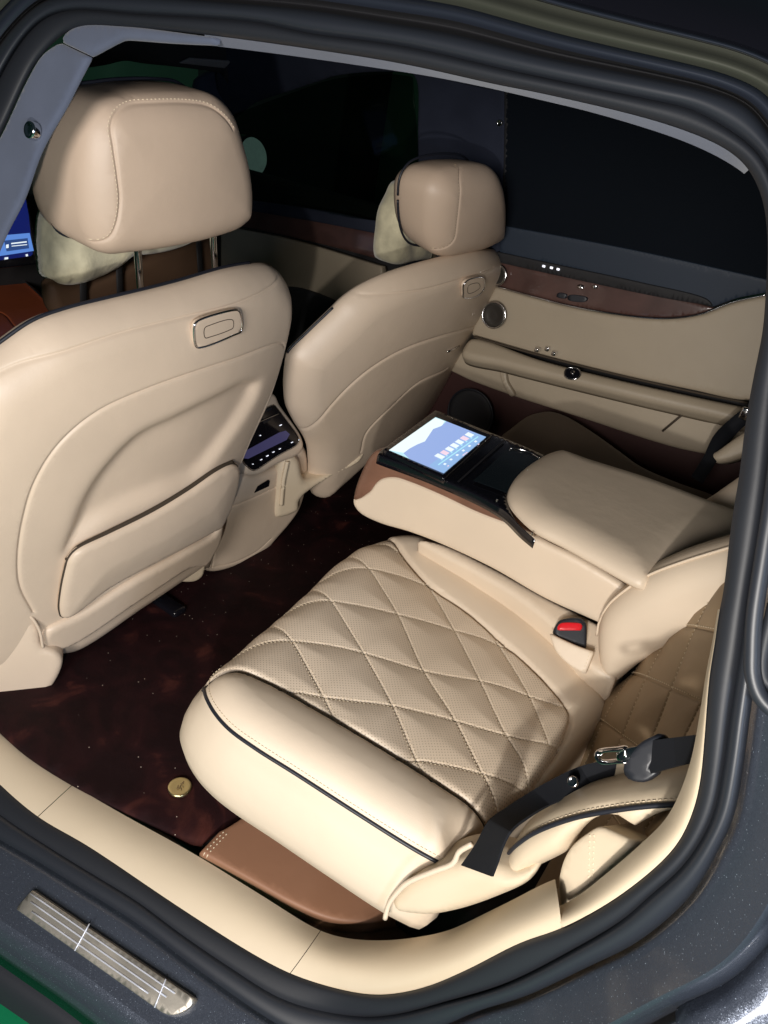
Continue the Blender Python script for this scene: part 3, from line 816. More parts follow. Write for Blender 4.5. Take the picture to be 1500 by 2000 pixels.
# ------------------------------------------------------------------ seat belt lying on the bolster
belt = thing('seat_belt', 'black seat belt with metal tongue lying across the near rear seat side bolster', 'seat belt', (1.08, -.66, .48))
def ribbon(P, Wd, th=.0016):
    """flat strap: centre points, half-width vectors"""
    P = np.asarray(P); Wd = np.asarray(Wd); T = np.gradient(P, axis=0); Nn = np.cross(T, Wd); Nn /= np.linalg.norm(Nn, axis=1)[:, None] + 1e-12
    rows = [P - Wd - Nn * th, P + Wd - Nn * th, P + Wd + Nn * th, P - Wd + Nn * th]
    V = np.stack(rows, 1).reshape(-1, 3); n = len(P)
    return V, grid_faces(n, 4, True) + [(3, 2, 1, 0), tuple((n - 1) * 4 + j for j in range(4))]
def edge_strip(pa, pb, ya, yb, n=140):
    """strap whose two edges are seen at the given pixels at the given depths"""
    A = resample(spline(pa, False, 6), n=n); B = resample(spline(pb, False, 6), n=n)
    ta = np.linspace(0, 1, n)
    Ya = np.interp(ta, np.linspace(0, 1, len(ya)), ya); Yb = np.interp(ta, np.linspace(0, 1, len(yb)), yb)
    PA = []; PB = []
    for p, y, q, y2 in zip(A, Ya, B, Yb):
        d = ray(*p); PA.append(CAM + d * (y - CAM[1]) / d[1]); d = ray(*q); PB.append(CAM + d * (y2 - CAM[1]) / d[1])
    PA, PB = np.array(PA), np.array(PB)
    return (PA + PB) / 2, (PB - PA) / 2
P_, W_ = edge_strip([(902,1690),(930,1650),(956,1604),(985,1582),(1030,1552),(1066,1530),(1129,1499),(1174,1487),(1235,1478)],
                    [(962,1712),(972,1685),(984,1650),(1000,1622),(1030,1598),(1075,1572),(1165,1540),(1200,1528),(1250,1514)], [-.70, -.68, -.62, -.57, -.555], [-.72, -.705, -.63, -.585, -.57])
V, F = ribbon(P_, W_); obj('webbing', V, F, M_belt, belt, smooth=False)
P_, W_ = edge_strip([(1262,1448),(1310,1442),(1360,1436),(1430,1425)], [(1270,1512),(1310,1500),(1360,1487),(1430,1470)], [-.60, -.61, -.63, -.66], [-.62, -.63, -.65, -.68])
V, F = ribbon(P_, W_); obj('webbing', V, F, M_belt, belt, smooth=False)
f = Frame(CAM + ray(1230, 1480) * ((-.615 - CAM[1]) / ray(1230, 1480)[1]), unit((-.25, -.85, .45)))
pts = [(1216,1508),(1222,1480),(1250,1450),(1285,1432),(1300,1440),(1296,1458),(1268,1500),(1288,1496),(1282,1514),(1258,1528),(1225,1522)]
pan = Panel(f, spline(f.px(pts), True, .003, (3, 6, 8)), R=.0035, T=.012); tg = pan.build('tongue_grip', M_plastic, belt, step=.006)
pts = [(1164,1480),(1168,1468),(1180,1465),(1240,1456),(1252,1462),(1235,1485),(1216,1492),(1170,1488)]
m_ = Mesh(); ring = spline(f.px([(1166,1478),(1172,1468),(1205,1463),(1222,1462),(1222,1484),(1200,1487),(1172,1487)]), True, .002)
V, F = tube_geo(f.P(resample(ring, n=40, closed=True), -.002), .0044, 8, closed=True, flat=.35); m_.add(V, F)
p2 = Panel(f, spline(f.px([(1203,1464),(1248,1457),(1250,1475),(1222,1488),(1203,1488)]), True, .003, (0, 1, 2, 3, 4)), R=.001, T=.003)
m_.obj('tongue', M_chrome, belt); p2.build('tongue', M_chrome, belt, step=.006)
V, F = disc_geo(CAM + ray(1119, 1527) * ((-.600 - CAM[1]) / ray(1119, 1527)[1]), (-.2, -.75, .6), .0065, .003); obj('stop_button', V, F, M_chrome, belt)

# ------------------------------------------------------------------ buckle
bu = thing('seat_belt_buckle', 'black seat belt buckle with red release button between cushion and armrest', 'buckle', (.93, -.2, .40))
f = Frame(CAM + ray(1115, 1240) * ((-.205 - CAM[1]) / ray(1115, 1240)[1]), unit((.15, -.75, .65)))
pan = Panel(f, spline(f.px([(1080,1236),(1085,1222),(1092,1212),(1128,1206),(1143,1213),(1146,1262),(1143,1270),(1096,1248)]), True, .003, (5, 6)), R=.004, T=.03); pan.build('housing', M_plastic, bu, step=.006)
g_ = Frame(f.P([[0, 0]], .004)[0], f.N)
pan = Panel(g_, spline(g_.px([(1088,1228),(1093,1218),(1125,1216),(1137,1219),(1136,1231),(1090,1231)]), True, .002, (4, 5)), R=.0025, T=.006); pan.build('release_button', M_red, bu, step=.005)
# leather boot of the buckle
f = Frame(CAM + ray(1110, 1270) * ((-.235 - CAM[1]) / ray(1110, 1270)[1]), unit((0, -.85, .5)))
pan = Panel(f, spline(f.px([(1072,1236),(1092,1246),(1128,1262),(1160,1273),(1150,1300),(1142,1318),(1110,1298),(1085,1272)]), True, .003, (0, 3, 5)), R=.004, T=.012); bb = pan.build('leather_boot', M_bolster, bu, step=.006)
sm = Mesh(); stitches(sm, pan, f.px([(1152, 1276), (1140, 1308)]), 0, pitch=.005); sm.obj('stitching', M_thread, bb)

# ------------------------------------------------------------------ centre armrest between the rear seats
ar = thing('armrest_console', 'cream leather centre armrest with lit touch screen, between the rear seats', 'armrest', (.72, -.03, .2))
Fa = Frame((.7, -.160, .48), (0, -1, .06))
side = [(690,985),(692,960),(706,920),(722,890),(740,878),(860,932),(960,985),(1030,1020),(1045,1045),(1130,1090),(1240,1157),(1262,1175),(1300,1240),(1240,1250),(1180,1222),(1065,1170),(960,1110),(860,1063),(800,1040),(740,1022),(703,1003)]
outa = spline(Fa.px(side, -.004), True, .006, (11, 12))
arm = Panel(Fa, outa, R=.010, T=.235)
leather_poly = spline(Fa.px([(690,985),(689,978),(700,975),(722,960),(733,945),(745,936),(770,933),(800,942),(860,967),(930,1000),(1000,1027),(1040,1043),(1130,1090),(1240,1155),(1340,1200),(1320,1300),(1180,1280),(860,1110),(650,1040)]), True, .005, (13, 14, 15, 16, 17))
arm.seams = [(spline(Fa.px([(692,976),(704,972),(722,960),(733,945),(745,936),(770,933),(800,942),(860,967),(930,1000),(1000,1027),(1044,1046)]), False, .004), .003, .0018)]
arm.build('armrest_side', M_leather, ar, step=.010, regions=[('side_panel', M_leather, leather_poly, ar), ('veneer_shell', M_wood, None, ar)])
# top deck, gloss black
zt = .575
Ft = Frame((.6, -.04, .562), (.02, -.02, 1), up=(0, 1, 0))
deck = [(738,884),(743,876),(850,798),(945,835),(1062,884),(1100,905),(1010,925),(993,965),(1008,1010),(1050,1050),(1025,1030),(975,985),(860,930)]
pan = Panel(Ft, spline(Ft.px(deck, .004), True, .005, (0, 1, 2, 5)), R=.003, T=.02); dk = pan.build('top_deck', M_black, ar, step=.012)
# the lit screen, tilted up from the deck
Fsn = Frame((.50, -.04, .573), (.02, -.02, 1), up=(0, 1, 0))
bez = [(748,877),(851,800),(962,848),(868,934)]
pan = Panel(Fsn, spline(Fsn.px(bez), True, .004, (0, 1, 2, 3)), R=.002, T=.012); sb = pan.build('screen_housing', M_black, ar, step=.012)
def em(name, col, s=1.0): return mat(name, (0, 0, 0), .3, em=col, ems=s)
Fg = lambda h: Frame(Fsn.P([[0, 0]], .0006 + h)[0], Fsn.N, up=(0, 1, 0))
def flat(name, F_, pts, mt, parent, corners=None, sm=False):
    P2 = F_.px(pts)
    P2 = spline(P2, True, .003) if sm else P2
    V = F_.P(P2); V2 = F_.P(P2, -.0004); n = len(V)
    a = np.sum(P2[:, 0] * np.roll(P2[:, 1], -1) - P2[:, 1] * np.roll(P2[:, 0], -1))
    idx = list(range(n)) if a > 0 else list(range(n))[::-1]
    Fc_ = [idx, [i + n for i in idx[::-1]]] + [[idx[i], idx[i] + n, idx[(i + 1) % n] + n, idx[(i + 1) % n]] for i in range(n)]
    return obj(name, np.concatenate([V, V2]), Fc_, mt, parent, smooth=False)
q = [(760,879),(850.7,814.7),(949.3,853.3),(866.7,924)]
scr = flat('screen_display', Fg(0), q, em('screen_sky', (.55, .86, .95), 1.0), sb)
flat('picture_cloud', Fg(.0006), [(760,879),(805,847),(850,816),(868,822),(862,834),(845,840),(840,852),(832,862),(815,868),(800,876),(790,884)], em('screen_cloud', (.86, .97, .98), 1.05), scr)
flat('picture_mountain', Fg(.0009), [(788,885),(800,876),(815,868),(830,862),(838,850),(846,838),(862,832),(872,823),(949.3,853.3),(866.7,924),(800,896)], em('screen_mountain', (.36, .50, .90), .9), scr)
flat('picture_lake', Fg(.0012), [(838,909),(925,845),(949.3,853.3),(866.7,924)], em('screen_lake', (.34, .56, .92), .9), scr)
whites = em('screen_white', (.85, .95, 1.0), 1.0); pinks = em('screen_pink', (.95, .72, .85), .95); cyans = em('screen_cyan', (.45, .85, .98), .95)
def tile(cx, cy, w_, h_, mt, nm='screen_icon'):
    ux, uy = np.array([.82, -.58]), np.array([.90, .42])   # along the rows / down the rows on the tilted display
    P = [(cx + ux[0] * a * w_ + uy[0] * b * h_, cy + ux[1] * a * w_ + uy[1] * b * h_) for a, b in ((-.5, -.5), (.5, -.5), (.5, .5), (-.5, .5))]
    return P
m_ = Mesh()
def add_tile(P, mi, h):
    F_ = Fg(h); V = F_.P(F_.px(P)); m_.add(np.concatenate([V, F_.P(F_.px(P), -.0003)]), [(0, 1, 2, 3), (3, 2, 1, 0), (0, 4, 5, 1), (1, 5, 6, 2), (2, 6, 7, 3), (3, 7, 4, 0)], mi)
for k, t in enumerate(np.linspace(0, 1, 7)):
    cx, cy = 859 + 58 * t, 891 - 42 * t
    add_tile(tile(cx, cy, 8.5, 13 if k != 0 else 16, 0), 1 if k in (1, 5) else 0, .0018)
    add_tile(tile(cx + 4, cy + 6, 3, 2.5, 0), 2, .0022)
add_tile(tile(895, 880, 95, 2.2, 0), 2, .0018)
for k, t in enumerate(np.linspace(0, 1, 6)):
    add_tile(tile(869 + 60 * t, 906 - 44 * t, 4, 4, 0), 0, .0018)
for k, t in enumerate((0.05, .5, .55, .6, .95)):
    add_tile(tile(872 + 66 * t, 912 - 47 * t, 3, 2, 0), 1, .002)
m_.obj('screen_icons', whites, scr, mats=[whites, pinks, cyans], smooth=False)
flat('panel_seam', Ft and Frame(Ft.P([[0, 0]], .0052)[0], Ft.N, up=(0, 1, 0)), [(893,940),(985,858),(987,860),(896,942)], M_plastic, dk)
# recessed phone tray
Ftr = Frame(Ft.P([[0, 0]], .005)[0], Ft.N, up=(0, 1, 0))
M_tray = mat('smoked_tray', (.010, .016, .020), .18, coat=.3)
flat('phone_tray', Ftr, [(924,938),(940,925),(990,878),(1002,876),(1048,896),(1052,902),(1030,915),(1008,935),(996,950),(990,962)], M_tray, dk)
tube('tray_rim', Ftr.P(spline(Ftr.px([(996,877),(1010,878),(1035,886),(1054,897)]), False, .004), .002), .0016, M_chrome, dk)
# padded lid
Fli = Frame((.85, -.03, .592), (.0, -.03, 1), up=(0, 1, 0), bend=None)
lid = [(990,972),(994,955),(1008,935),(1035,912),(1068,894),(1090,890),(1150,910),(1260,945),(1420,1005),(1520,1040),(1440,1062),(1385,1066),(1325,1100),(1264,1152),(1250,1150),(1170,1107),(1100,1068),(1042,1038),(1012,1012),(996,992)]
outl = spline(Fli.px(lid, -.03), True, .006, (8, 9, 13))
lidp = Panel(Fli, outl, R=.055, Rh=.030, T=.04, wall=[(-.003, .3), (-.012, 1)])
lo = lidp.build('padded_lid', M_leather, ar, step=.008)
for px_ in ((971, 976), (1040, 1042), (1005, 875)):
    V, F = disc_geo(Ftr.P(Ftr.px([px_]), 0)[0], (0, 0, 1), .0018, .0012, seg=10); obj('screw_cap', V, F, M_chrome, dk)
# low cream filler between armrest and cushion
f = Frame((.75, -.175, .40), (0, -.35, 1), up=(0, 1, 0))
pan = Panel(f, spline(f.px([(815,1052),(860,1058),(960,1104),(1065,1162),(1170,1216),(1240,1260),(1200,1330),(1150,1300),(1085,1225),(1010,1165),(917,1110),(860,1080)]), True, .006, (5, 6)), R=.012, T=.10)
pan.build('inner_seat_flank', M_leather, rs)

# ------------------------------------------------------------------ front seats
def bend(k, u0=0.0): return lambda u, v: -k * (u - u0) ** 2
seatA = thing('front_seat', 'cream leather front seat nearest the open door, seen from behind with its map pocket', 'car seat', (-.1, -.40, 0), 'front seats seen from behind')
Fsb = Frame((.105, -.40, .45), (1, 0, -.2), bend=lambda u, v: -.38 * u * u - .25 * np.clip(v - .045, 0, None) ** 2)
# u axis of this frame runs towards +Y
top = [(-115,800),(-75,725),(0,672),(65,628),(130,604),(217,582),(347,550),(433,525),(490,515),(520,515),(540,528),(553,556),(563,595),(566,630),(556,690),(533,760),(498,838),(455,946),(433,990),(416,1028),(405,1060),(395,1098),(360,1111),(260,1176),(126,1262),(78,1270),(-60,1300),(-120,1260),(-135,1050)]
top = [(x - 24 * min(1, max(0, (x - 400) / 60)) * min(1, max(0, (y - 560) / 90)), y) for x, y in top]
outs = spline(Fsb.px(top, -.048), True, .008)
s1 = spline(Fsb.px([(-100,830),(-50,780),(0,747),(60,715),(140,684),(240,651),(350,622),(450,595),(520,568),(553,552)]), False, .006)                           # upper seam
s2 = spline(Fsb.px([(60,1190),(35,1140),(30,1090),(40,1010),(65,930),(110,860),(180,800),(280,752),(380,715),(460,690),(520,670),(545,668),(553,682),(540,730),(505,810),(468,900),(432,1000),(416,1024),(260,1110),(88,1226)]), False, .006)                        # carrier plate edge
# recessed centre
rec = spline(Fsb.px([(122,1075),(135,1020),(160,960),(200,900),(260,838),(330,800),(400,765),(470,735),(500,738),(495,765),(440,850),(380,925),(300,965),(200,1015)]), True, .006)
def dish(X, d):
    e = dist_poly(X, rec, True) * np.where(inside(X, rec), 1, -1)
    return -.022 / (1 + np.exp(-(e - .012) / .007)) + .012 * np.exp(-((X[:, 0] - .05) ** 2 + (X[:, 1] - .1) ** 2) / .03)
sb1 = Panel(Fsb, outs, R=.055, Rh=.05, T=.15, bulge=.01, wall=[(-.012, .25), (-.04, .6), (-.09, 1)], seams=[(s1, .0035, .0022), (s2, .004, .0024)], extra=dish)
sbo = sb1.build('backrest', M_seatback, seatA, step=.008)
# front cushions of the backrests
# map pocket
Fp = Frame(Fsb.P([[0, 0]], .0)[0], Fsb.N, bend=lambda u, v: -.38 * u * u - .25 * np.clip(v - .045, 0, None) ** 2)
pk = [(116,1100),(122,1080),(138,1062),(200,1032),(290,988),(360,946),(410,912),(440,898),(452,902),(454,918),(448,950),(434,990),(418,1020),(400,1030),(300,1082),(200,1136),(130,1188),(112,1195),(105,1180),(108,1140)]
pkp = Panel(Fp, spline(Fp.px(pk, .006), True, .005), R=.010, T=.016, bulge=.010, bl=.05)
pkp.F = Frame(Fsb.P([[0, 0]], .034)[0], Fsb.N, bend=lambda u, v: -.38 * u * u - .25 * np.clip(v - .045, 0, None) ** 2)
pko = pkp.build('map_pocket', M_seatback, seatA)
V, F = tube_geo(pkp.F.P(resample(pkp.out, n=160, closed=True), -.0115), .0022, 6, closed=True); obj('pocket_seam', V, F, M_seam, pko)
tube('pocket_edge', sb1.F.P(spline(Fsb.px([(118,1082),(137,1060),(200,1028),(290,983),(360,941),(410,907),(442,893)]), False, .006), .019), .0045, M_seam, pko)
# lower bar of the seat shell
Fbar = Fsb
bar = [(88,1228),(150,1196),(260,1128),(360,1072),(416,1036),(428,1008),(432,1030),(424,1060),(402,1098),(360,1111),(260,1176),(150,1250),(120,1264),(85,1268),(78,1250)]
bp_ = Panel(Fsb, spline(Fsb.px(bar, .01), True, .005), R=.012, T=.03); 
bp_.F = Frame(Fsb.P([[0, 0]], .022)[0], Fsb.N, bend=Fsb.bend); bp_.build('lower_shell', M_seatback, seatA)
# outboard hinge cover at the foot of the seat
f = Frame((.045, -.655, .12), (.8, -.6, 0))
pts = [(-60,1180),(0,1189),(30,1190),(55,1200),(74,1228),(82,1262),(110,1275),(122,1290),(112,1325),(80,1362),(20,1374),(-60,1375)]
pan = Panel(f, spline(f.px(pts, -.004), True, .006), R=.012, T=.06); pan.build('hinge_cover', M_seatback, seatA)
tube('hinge_seam', f.P(spline(f.px([(30,1190),(56,1200),(76,1228),(84,1264)]), False, .004), .001), .003, M_seatback, seatA)
# chrome framed release handle
def handle(Ff, pts, inner, parent, h0=.004):
    o2 = spline(Ff.px(pts, h0), True, .002)
    fr = Frame(Ff.P([[0, 0]], h0)[0] if False else Ff.O + Ff.N * h0, Ff.N, bend=Ff.bend)
    p = Panel(fr, o2, R=.0025, T=.008); ho = p.build('release_handle', M_seatback, parent, step=.006)
    V, F = tube_geo(fr.P(resample(o2, n=90, closed=True), -.0005), .0022, 8, closed=True); obj('handle_frame', V, F, M_chrome, ho)
    o3 = spline(Ff.px(inner, h0), True, .002); V, F = tube_geo(fr.P(resample(o3, n=60, closed=True), .0), .0008, 6, closed=True); obj('handle_line', V, F, M_seam, ho)
handle(Fsb, [(379,640),(381,632),(392,624),(455,606),(466,607),(471,618),(473,636),(471,647),(455,655),(396,678),(384,678),(380,666)], [(398,650),(400,640),(410,635),(446,624),(455,626),(455,640),(447,645),(410,658),(401,660)], seatA, .0165)
rim_tube('piping', sb1, (-70,720), (487,513), .0032, M_pipe, seatA)

def headrest(Fh, out_px, stitch_px, T, parent, posts, postF, bot, R=.045, side_px=None, wall=None):
    hr = bpy.data.objects.new('x', None) if False else None
    o2 = spline(Fh.px(out_px, -R * .8), True, .006)
    st2 = spline(Fh.px(stitch_px, 0), False, .005)
    p = Panel(Fh, o2, R=R, Rh=R * .8, T=T, bulge=.008, seams=[(st2, .003, .002)], wall=wall or [((1.015, .995), .2), ((1.03, .985), .42), ((1.03, .965), .62), ((1.0, .935), .80), ((.94, .88), .92), ((.80, .75), 1)])
    ho = p.build('headrest', M_head, parent, step=.007)
    sm = Mesh(); stitches(sm, p, st2, .0042, pitch=.0065, r=.0009); 
    sm.obj('stitching', M_thread, ho)
    tube('piping', Fh.P(o2[:-1], -T * .66), .0028, M_pipe, ho)
    for (a, b) in posts:
        A = postF(a); B = postF(b); d = unit(B - A)
        tube('headrest_post', [A - d * .03, A, (A + B) / 2, B, B + d * .04], .0065, M_chrome, ho, n=14)
    return p, ho
FhA = Frame((.118, -.33, .97), (1, 0, -.08), bend=lambda u, v: -.7 * u * u - .4 * np.clip(v, 0, None) ** 2)
outH = [(160,300),(170,245),(196,212),(250,198),(300,192),(370,191),(420,197),(455,224),(475,266),(490,320),(496,380),(491,422),(470,443),(430,458),(340,478),(250,490),(212,493),(186,480),(168,440),(159,370)]
stH = [(170,486),(195,482),(215,468),(226,440),(232,390),(228,340),(223,290),(222,250),(233,228),(262,212),(310,206),(380,205),(418,212),(442,232),(455,252)]
outH = [(x - 15 * max(0, x - 300) / 196 - (14 if x < 215 else 0), y - 14 * min(1, max(0, (260 - y) / 50))) for x, y in outH]
hpA, hoA = headrest(FhA, outH, stH, .175, seatA, [((268, 480), (274, 560)), ((416, 455), (419, 525))], lambda p: Frame((.055, -.4, .8), (1, 0, 0)).P(Frame((.055, -.4, .8), (1, 0, 0)).px([p]))[0], None)

# cream neck pillow in front of the headrest, on a brown strap
np1 = thing('neck_pillow', 'cream fleece neck pillow hanging in front of the near headrest', 'pillow', (-.12, -.38, .80), 'neck pillows in front of the headrests')
f = Frame((-.10, -.38, .85), (1, 0, 0))
pts = [(130,400),(118,440),(114,480),(116,525),(122,556),(150,560),(200,545),(240,523),(262,505),(300,500),(340,492),(372,480),(400,460),(400,380),(300,350),(120,350)]
pan = Panel(f, spline(f.px(pts, -.02), True, .006), R=.04, T=.09, bulge=.01, seams=[(spline(f.px([(122,470),(140,505),(152,555)]), False, .005), .006, .006)], extra=lambda X, d: .004 * np.sin(X[:, 0] * 60 + X[:, 1] * 25) * np.clip(d / .03, 0, 1))
pan.build('cushion', M_fleece, np1)
f = Frame((-.13, -.38, .75), (1, 0, 0))
pan = Panel(f, spline(f.px([(102,555),(160,556),(260,515),(330,490),(420,470),(430,540),(300,590),(118,620)]), True, .006), R=.02, T=.03); sp1 = pan.build('strap', M_strap, np1, label='brown lower band of the pillow')
for a, b in [((228, 500), (232, 600)), ((384, 470), (390, 560)), ((158, 520), (160, 610))]:
    tube('strap_loop', f.P(f.px([a, ((a[0] + b[0]) / 2, (a[1] + b[1]) / 2), b]), .006), .008, M_matblack, sp1, flat=.3, up=(1, 0, 0))

# far front seat
seatB = thing('front_seat', 'cream leather front seat on the far side, partly hidden beside the near front seat', 'car seat', (-.02, .43, 0), 'front seats seen from behind')
Fr = Frame((.155, .43, .50), (1, 0, -.30), bend=lambda u, v: -.45 * u * u)
topB = [(652,602),(672,582),(705,558),(760,532),(850,505),(925,488),(965,488),(988,503),(994,535),(988,590),(972,640),(938,705),(905,745),(865,800),(780,835),(715,880),(660,930),(616,966),(603,940),(602,900),(597,862),(572,820),(558,790),(554,755),(556,720),(563,690),(602,650)]
outB = spline(Fr.px(topB, -.048), True, .008)
s1 = spline(Fr.px([(655,610),(700,598),(760,580),(830,565),(900,545),(966,524)]), False, .006)
s2 = spline(Fr.px([(600,905),(606,860),(625,815),(668,760),(720,715),(780,680),(850,655),(905,640),(945,622)]), False, .006)
s3 = spline(Fr.px([(700,880),(712,840),(760,790),(810,745),(870,715)]), False, .006)
sb2 = Panel(Fr, outB, R=.055, Rh=.05, T=.10, bulge=.01, wall=[(-.012, .3), (-.03, .6), (-.06, 1)], seams=[(s1, .0035, .0022), (s2, .005, .003), (s3, .004, .003)])
sb2.build('backrest', M_seatback, seatB, step=.008)
rim_tube('piping', sb2, (561,690), (652,604), .003, M_pipe, seatB)
handle(Fr, [(905,572),(906,556),(912,549),(940,542),(946,548),(945,565),(938,574),(912,583),(905,580)], [(913,565),(915,558),(934,553),(937,562),(930,568),(915,573)], seatB, .0175)
Ft_ = Frame((.05, .20, .15), (.9, -.4, 0))
pts = [(540,1014),(538,960),(545,915),(560,885),(585,900),(600,940),(655,925),(715,885),(705,905),(640,940),(590,978),(585,1000)]
pan = Panel(Ft_, spline(Ft_.px(pts), True, .006), R=.02, T=.10); pan.build('seat_rail_cover', M_trim, seatB)
tube('cover_fold', Ft_.P(spline(Ft_.px([(560,900),(552,940),(548,985)]), False, .006), .004), .006, M_trim, seatB)
V, F = tube_geo(Fr.P(Fr.px([(868,682), (890,672)]), .012), .003, 8); obj('bag_hook', V, F, M_chrome, seatB)
FhB = Frame((.25, .45, .95), (1, 0, -.12), bend=lambda u, v: -.7 * u * u - .4 * np.clip(v, 0, None) ** 2)
sq = lambda P_: [(1014 - (981 - x) * .92, y + 4) for x, y in P_]
outH = [(845,400),(850,362),(866,336),(895,322),(940,317),(966,323),(980,348),(984,420),(978,462),(957,480),(915,492),(880,498),(860,490),(848,462)]
stH = [(838,502),(868,492),(884,470),(890,430),(896,380),(905,350),(925,330),(950,322),(972,330)]
outH = [(x - 22 + 9 * (x - 845) / 139, y + 1) for x, y in outH]
hpB, hoB = headrest(FhB, outH, stH, .165, seatB, [], None, None, R=.052, wall=[((1.0, .98), .2), ((1.0, .94), .42), ((.97, .88), .62), ((.90, .79), .80), ((.76, .66), .92), ((.55, .45), 1)])
for y in (.40, .53): tube('headrest_post', [(.14, y, .76), (.15, y, .84), (.16, y, .92)], .0065, M_chrome, hoB, n=14)
np2 = thing('neck_pillow', 'cream fleece neck pillow hanging in front of the far headrest', 'pillow', (-.02, .40, .85), 'neck pillows in front of the headrests')
f = Frame((.0, .42, .9), (1, 0, 0))
pts = [(764,500),(768,455),(774,418),(788,388),(800,365),(860,360),(880,420),(870,490),(810,512),(770,516)]
pan = Panel(f, spline(f.px(pts, -.02), True, .006), R=.035, T=.08, extra=lambda X, d: .003 * np.sin(X[:, 0] * 70 + X[:, 1] * 45) * np.clip(d / .03, 0, 1))
pan.build('cushion', M_fleece, np2)

# ------------------------------------------------------------------ front centre console, rear face
fc = thing('centre_console', 'cream centre console between the front seats with black rear climate panel', 'console', (-.05, -.03, 0))
Fkb = Frame((-.015, -.02, .22), (1, 0, .02))
lowr = [(400,1112),(404,1050),(430,985),(470,925),(500,925),(560,900),(590,870),(600,900),(585,990),(536,1055),(518,1074),(460,1106)]
pan = Panel(Fkb, spline(Fkb.px(lowr, -.01), True, .006), R=.018, T=.25, seams=[(spline(Fkb.px([(432,991),(450,990),(490,975),(543,950)]), False, .004), .0035, .002), (spline(Fkb.px([(432,991),(424,1050),(415,1108)]), False, .004), .003, .002), (spline(Fkb.px([(415,1108),(460,1098),(505,1075),(528,1054)]), False, .004), .002, .002)])
pan.build('console_body', M_seatback, fc)
f = Frame((-.005, -.02, .36), (1, 0, .30))
upp = [(440,850),(480,795),(522,768),(536,770),(545,788),(587,850),(592,872),(582,888),(545,905),(500,928),(480,925),(466,905),(440,900)]
pan = Panel(f, spline(f.px(upp, -.006), True, .006), R=.012, T=.12); cb = pan.build('console_hood', M_seatback, fc)
g_ = Frame(f.O + f.N * .0025, f.N, bend=f.bend)
disp = [(440,838),(470,822),(508,803),(528,793),(535,791),(541,797),(560,822),(580,849),(584,858),(583,866),(576,872),(545,889),(512,911),(503,917),(495,919),(487,915),(467,894),(440,862)]
o2 = spline(g_.px(disp), True, .003, (0, 17))
pan = Panel(g_, o2, R=.002, T=.006); dp = pan.build('climate_panel', M_black, fc)
V, F = tube_geo(g_.P(resample(o2, n=90, closed=True), -.001), .0016, 6, closed=True); obj('panel_frame', V, F, M_chrome, dp)
k_ = Frame(g_.O + g_.N * .0012, g_.N, bend=g_.bend)
flat('lcd_strip', k_, [(470,886),(474,895),(485,896),(560,859),(566,848),(558,841),(545,845)], M_lcd, dp)
tube('vent_bar', k_.P(spline(k_.px([(497,829),(520,818),(544,808)]), False, .004), .001), .0014, M_chrome, dp)
m_ = Mesh()
zz = lambda x, y: (400 + x * .18667, 740 + y * .18667)
for (x, y) in [(508,892),(590,848),(655,808),(718,768),(785,735),(912,667),(450,662),(586,592),(793,487)]:
    cx, cy = zz(x, y)
    for s_ in range(2 if y not in (892, 592) else 1):
        c2 = k_.px([(cx + s_ * 2 - 1, cy - s_)])[0]
        w_ = .0016 + .0010 * ((int(x) // 7) % 2); th = np.linspace(0, 2 * math.pi, 8, endpoint=False)
        P2 = c2 + np.stack([np.cos(th) * w_, np.sin(th) * .0013], 1)
        V = np.concatenate([k_.P(P2, .0008), k_.P(P2, .0)]); obj('panel_icon', V, [tuple(range(8))] + [(i, i + 8, (i + 1) % 8 + 8, (i + 1) % 8) for i in range(8)], M_icon, dp, smooth=False)
for q in ([(512,822),(526,815),(529,820),(515,828)], [(503,807),(530,795),(532,799),(506,812)]):
    flat('vent_slat', k_, q, M_plastic, dp)
u_ = Frame(Fkb.O + Fkb.N * .004, Fkb.N, bend=Fkb.bend)
flat('usb_cover', u_, [(497,962),(503,950),(524,937),(527,940),(525,950),(497,963)], M_black, fc)
# seat slider foot of the near front seat
pan = Panel(Frame((.03, -.25, .04), (1, 0, .1)), spline(Frame((.03, -.25, .04), (1, 0, .1)).px([(305,1145),(360,1110),(402,1098),(398,1125),(385,1136),(340,1138)]), True, .005), R=.008, T=.05); pan.build('rail_foot', M_trim, seatA)
slab('seat_rail', (-.35, -.33, .0), (.05, -.29, .022), M_black, seatA, .008)

# ------------------------------------------------------------------ far rear door
fd = thing('rear_door', 'closed far side rear door with cream panel, veneer strip and black sunshade', 'car door', (.6, .72, 0))
Fd = Frame((.5, .69, .6), (0, -1, .06))
def dpan(name, pts, mt, h=0.0, R=.006, T=.02, parent=None, corners=(), frame=None, step=.014, **k):
    fr = Frame((frame or Fd).O + (frame or Fd).N * h, (frame or Fd).N, bend=(frame or Fd).bend)
    p = Panel(fr, spline(fr.px(pts), True, .006, corners), R=R, T=T, **k); o = p.build(name, mt, parent or fd, step=step); return p, o
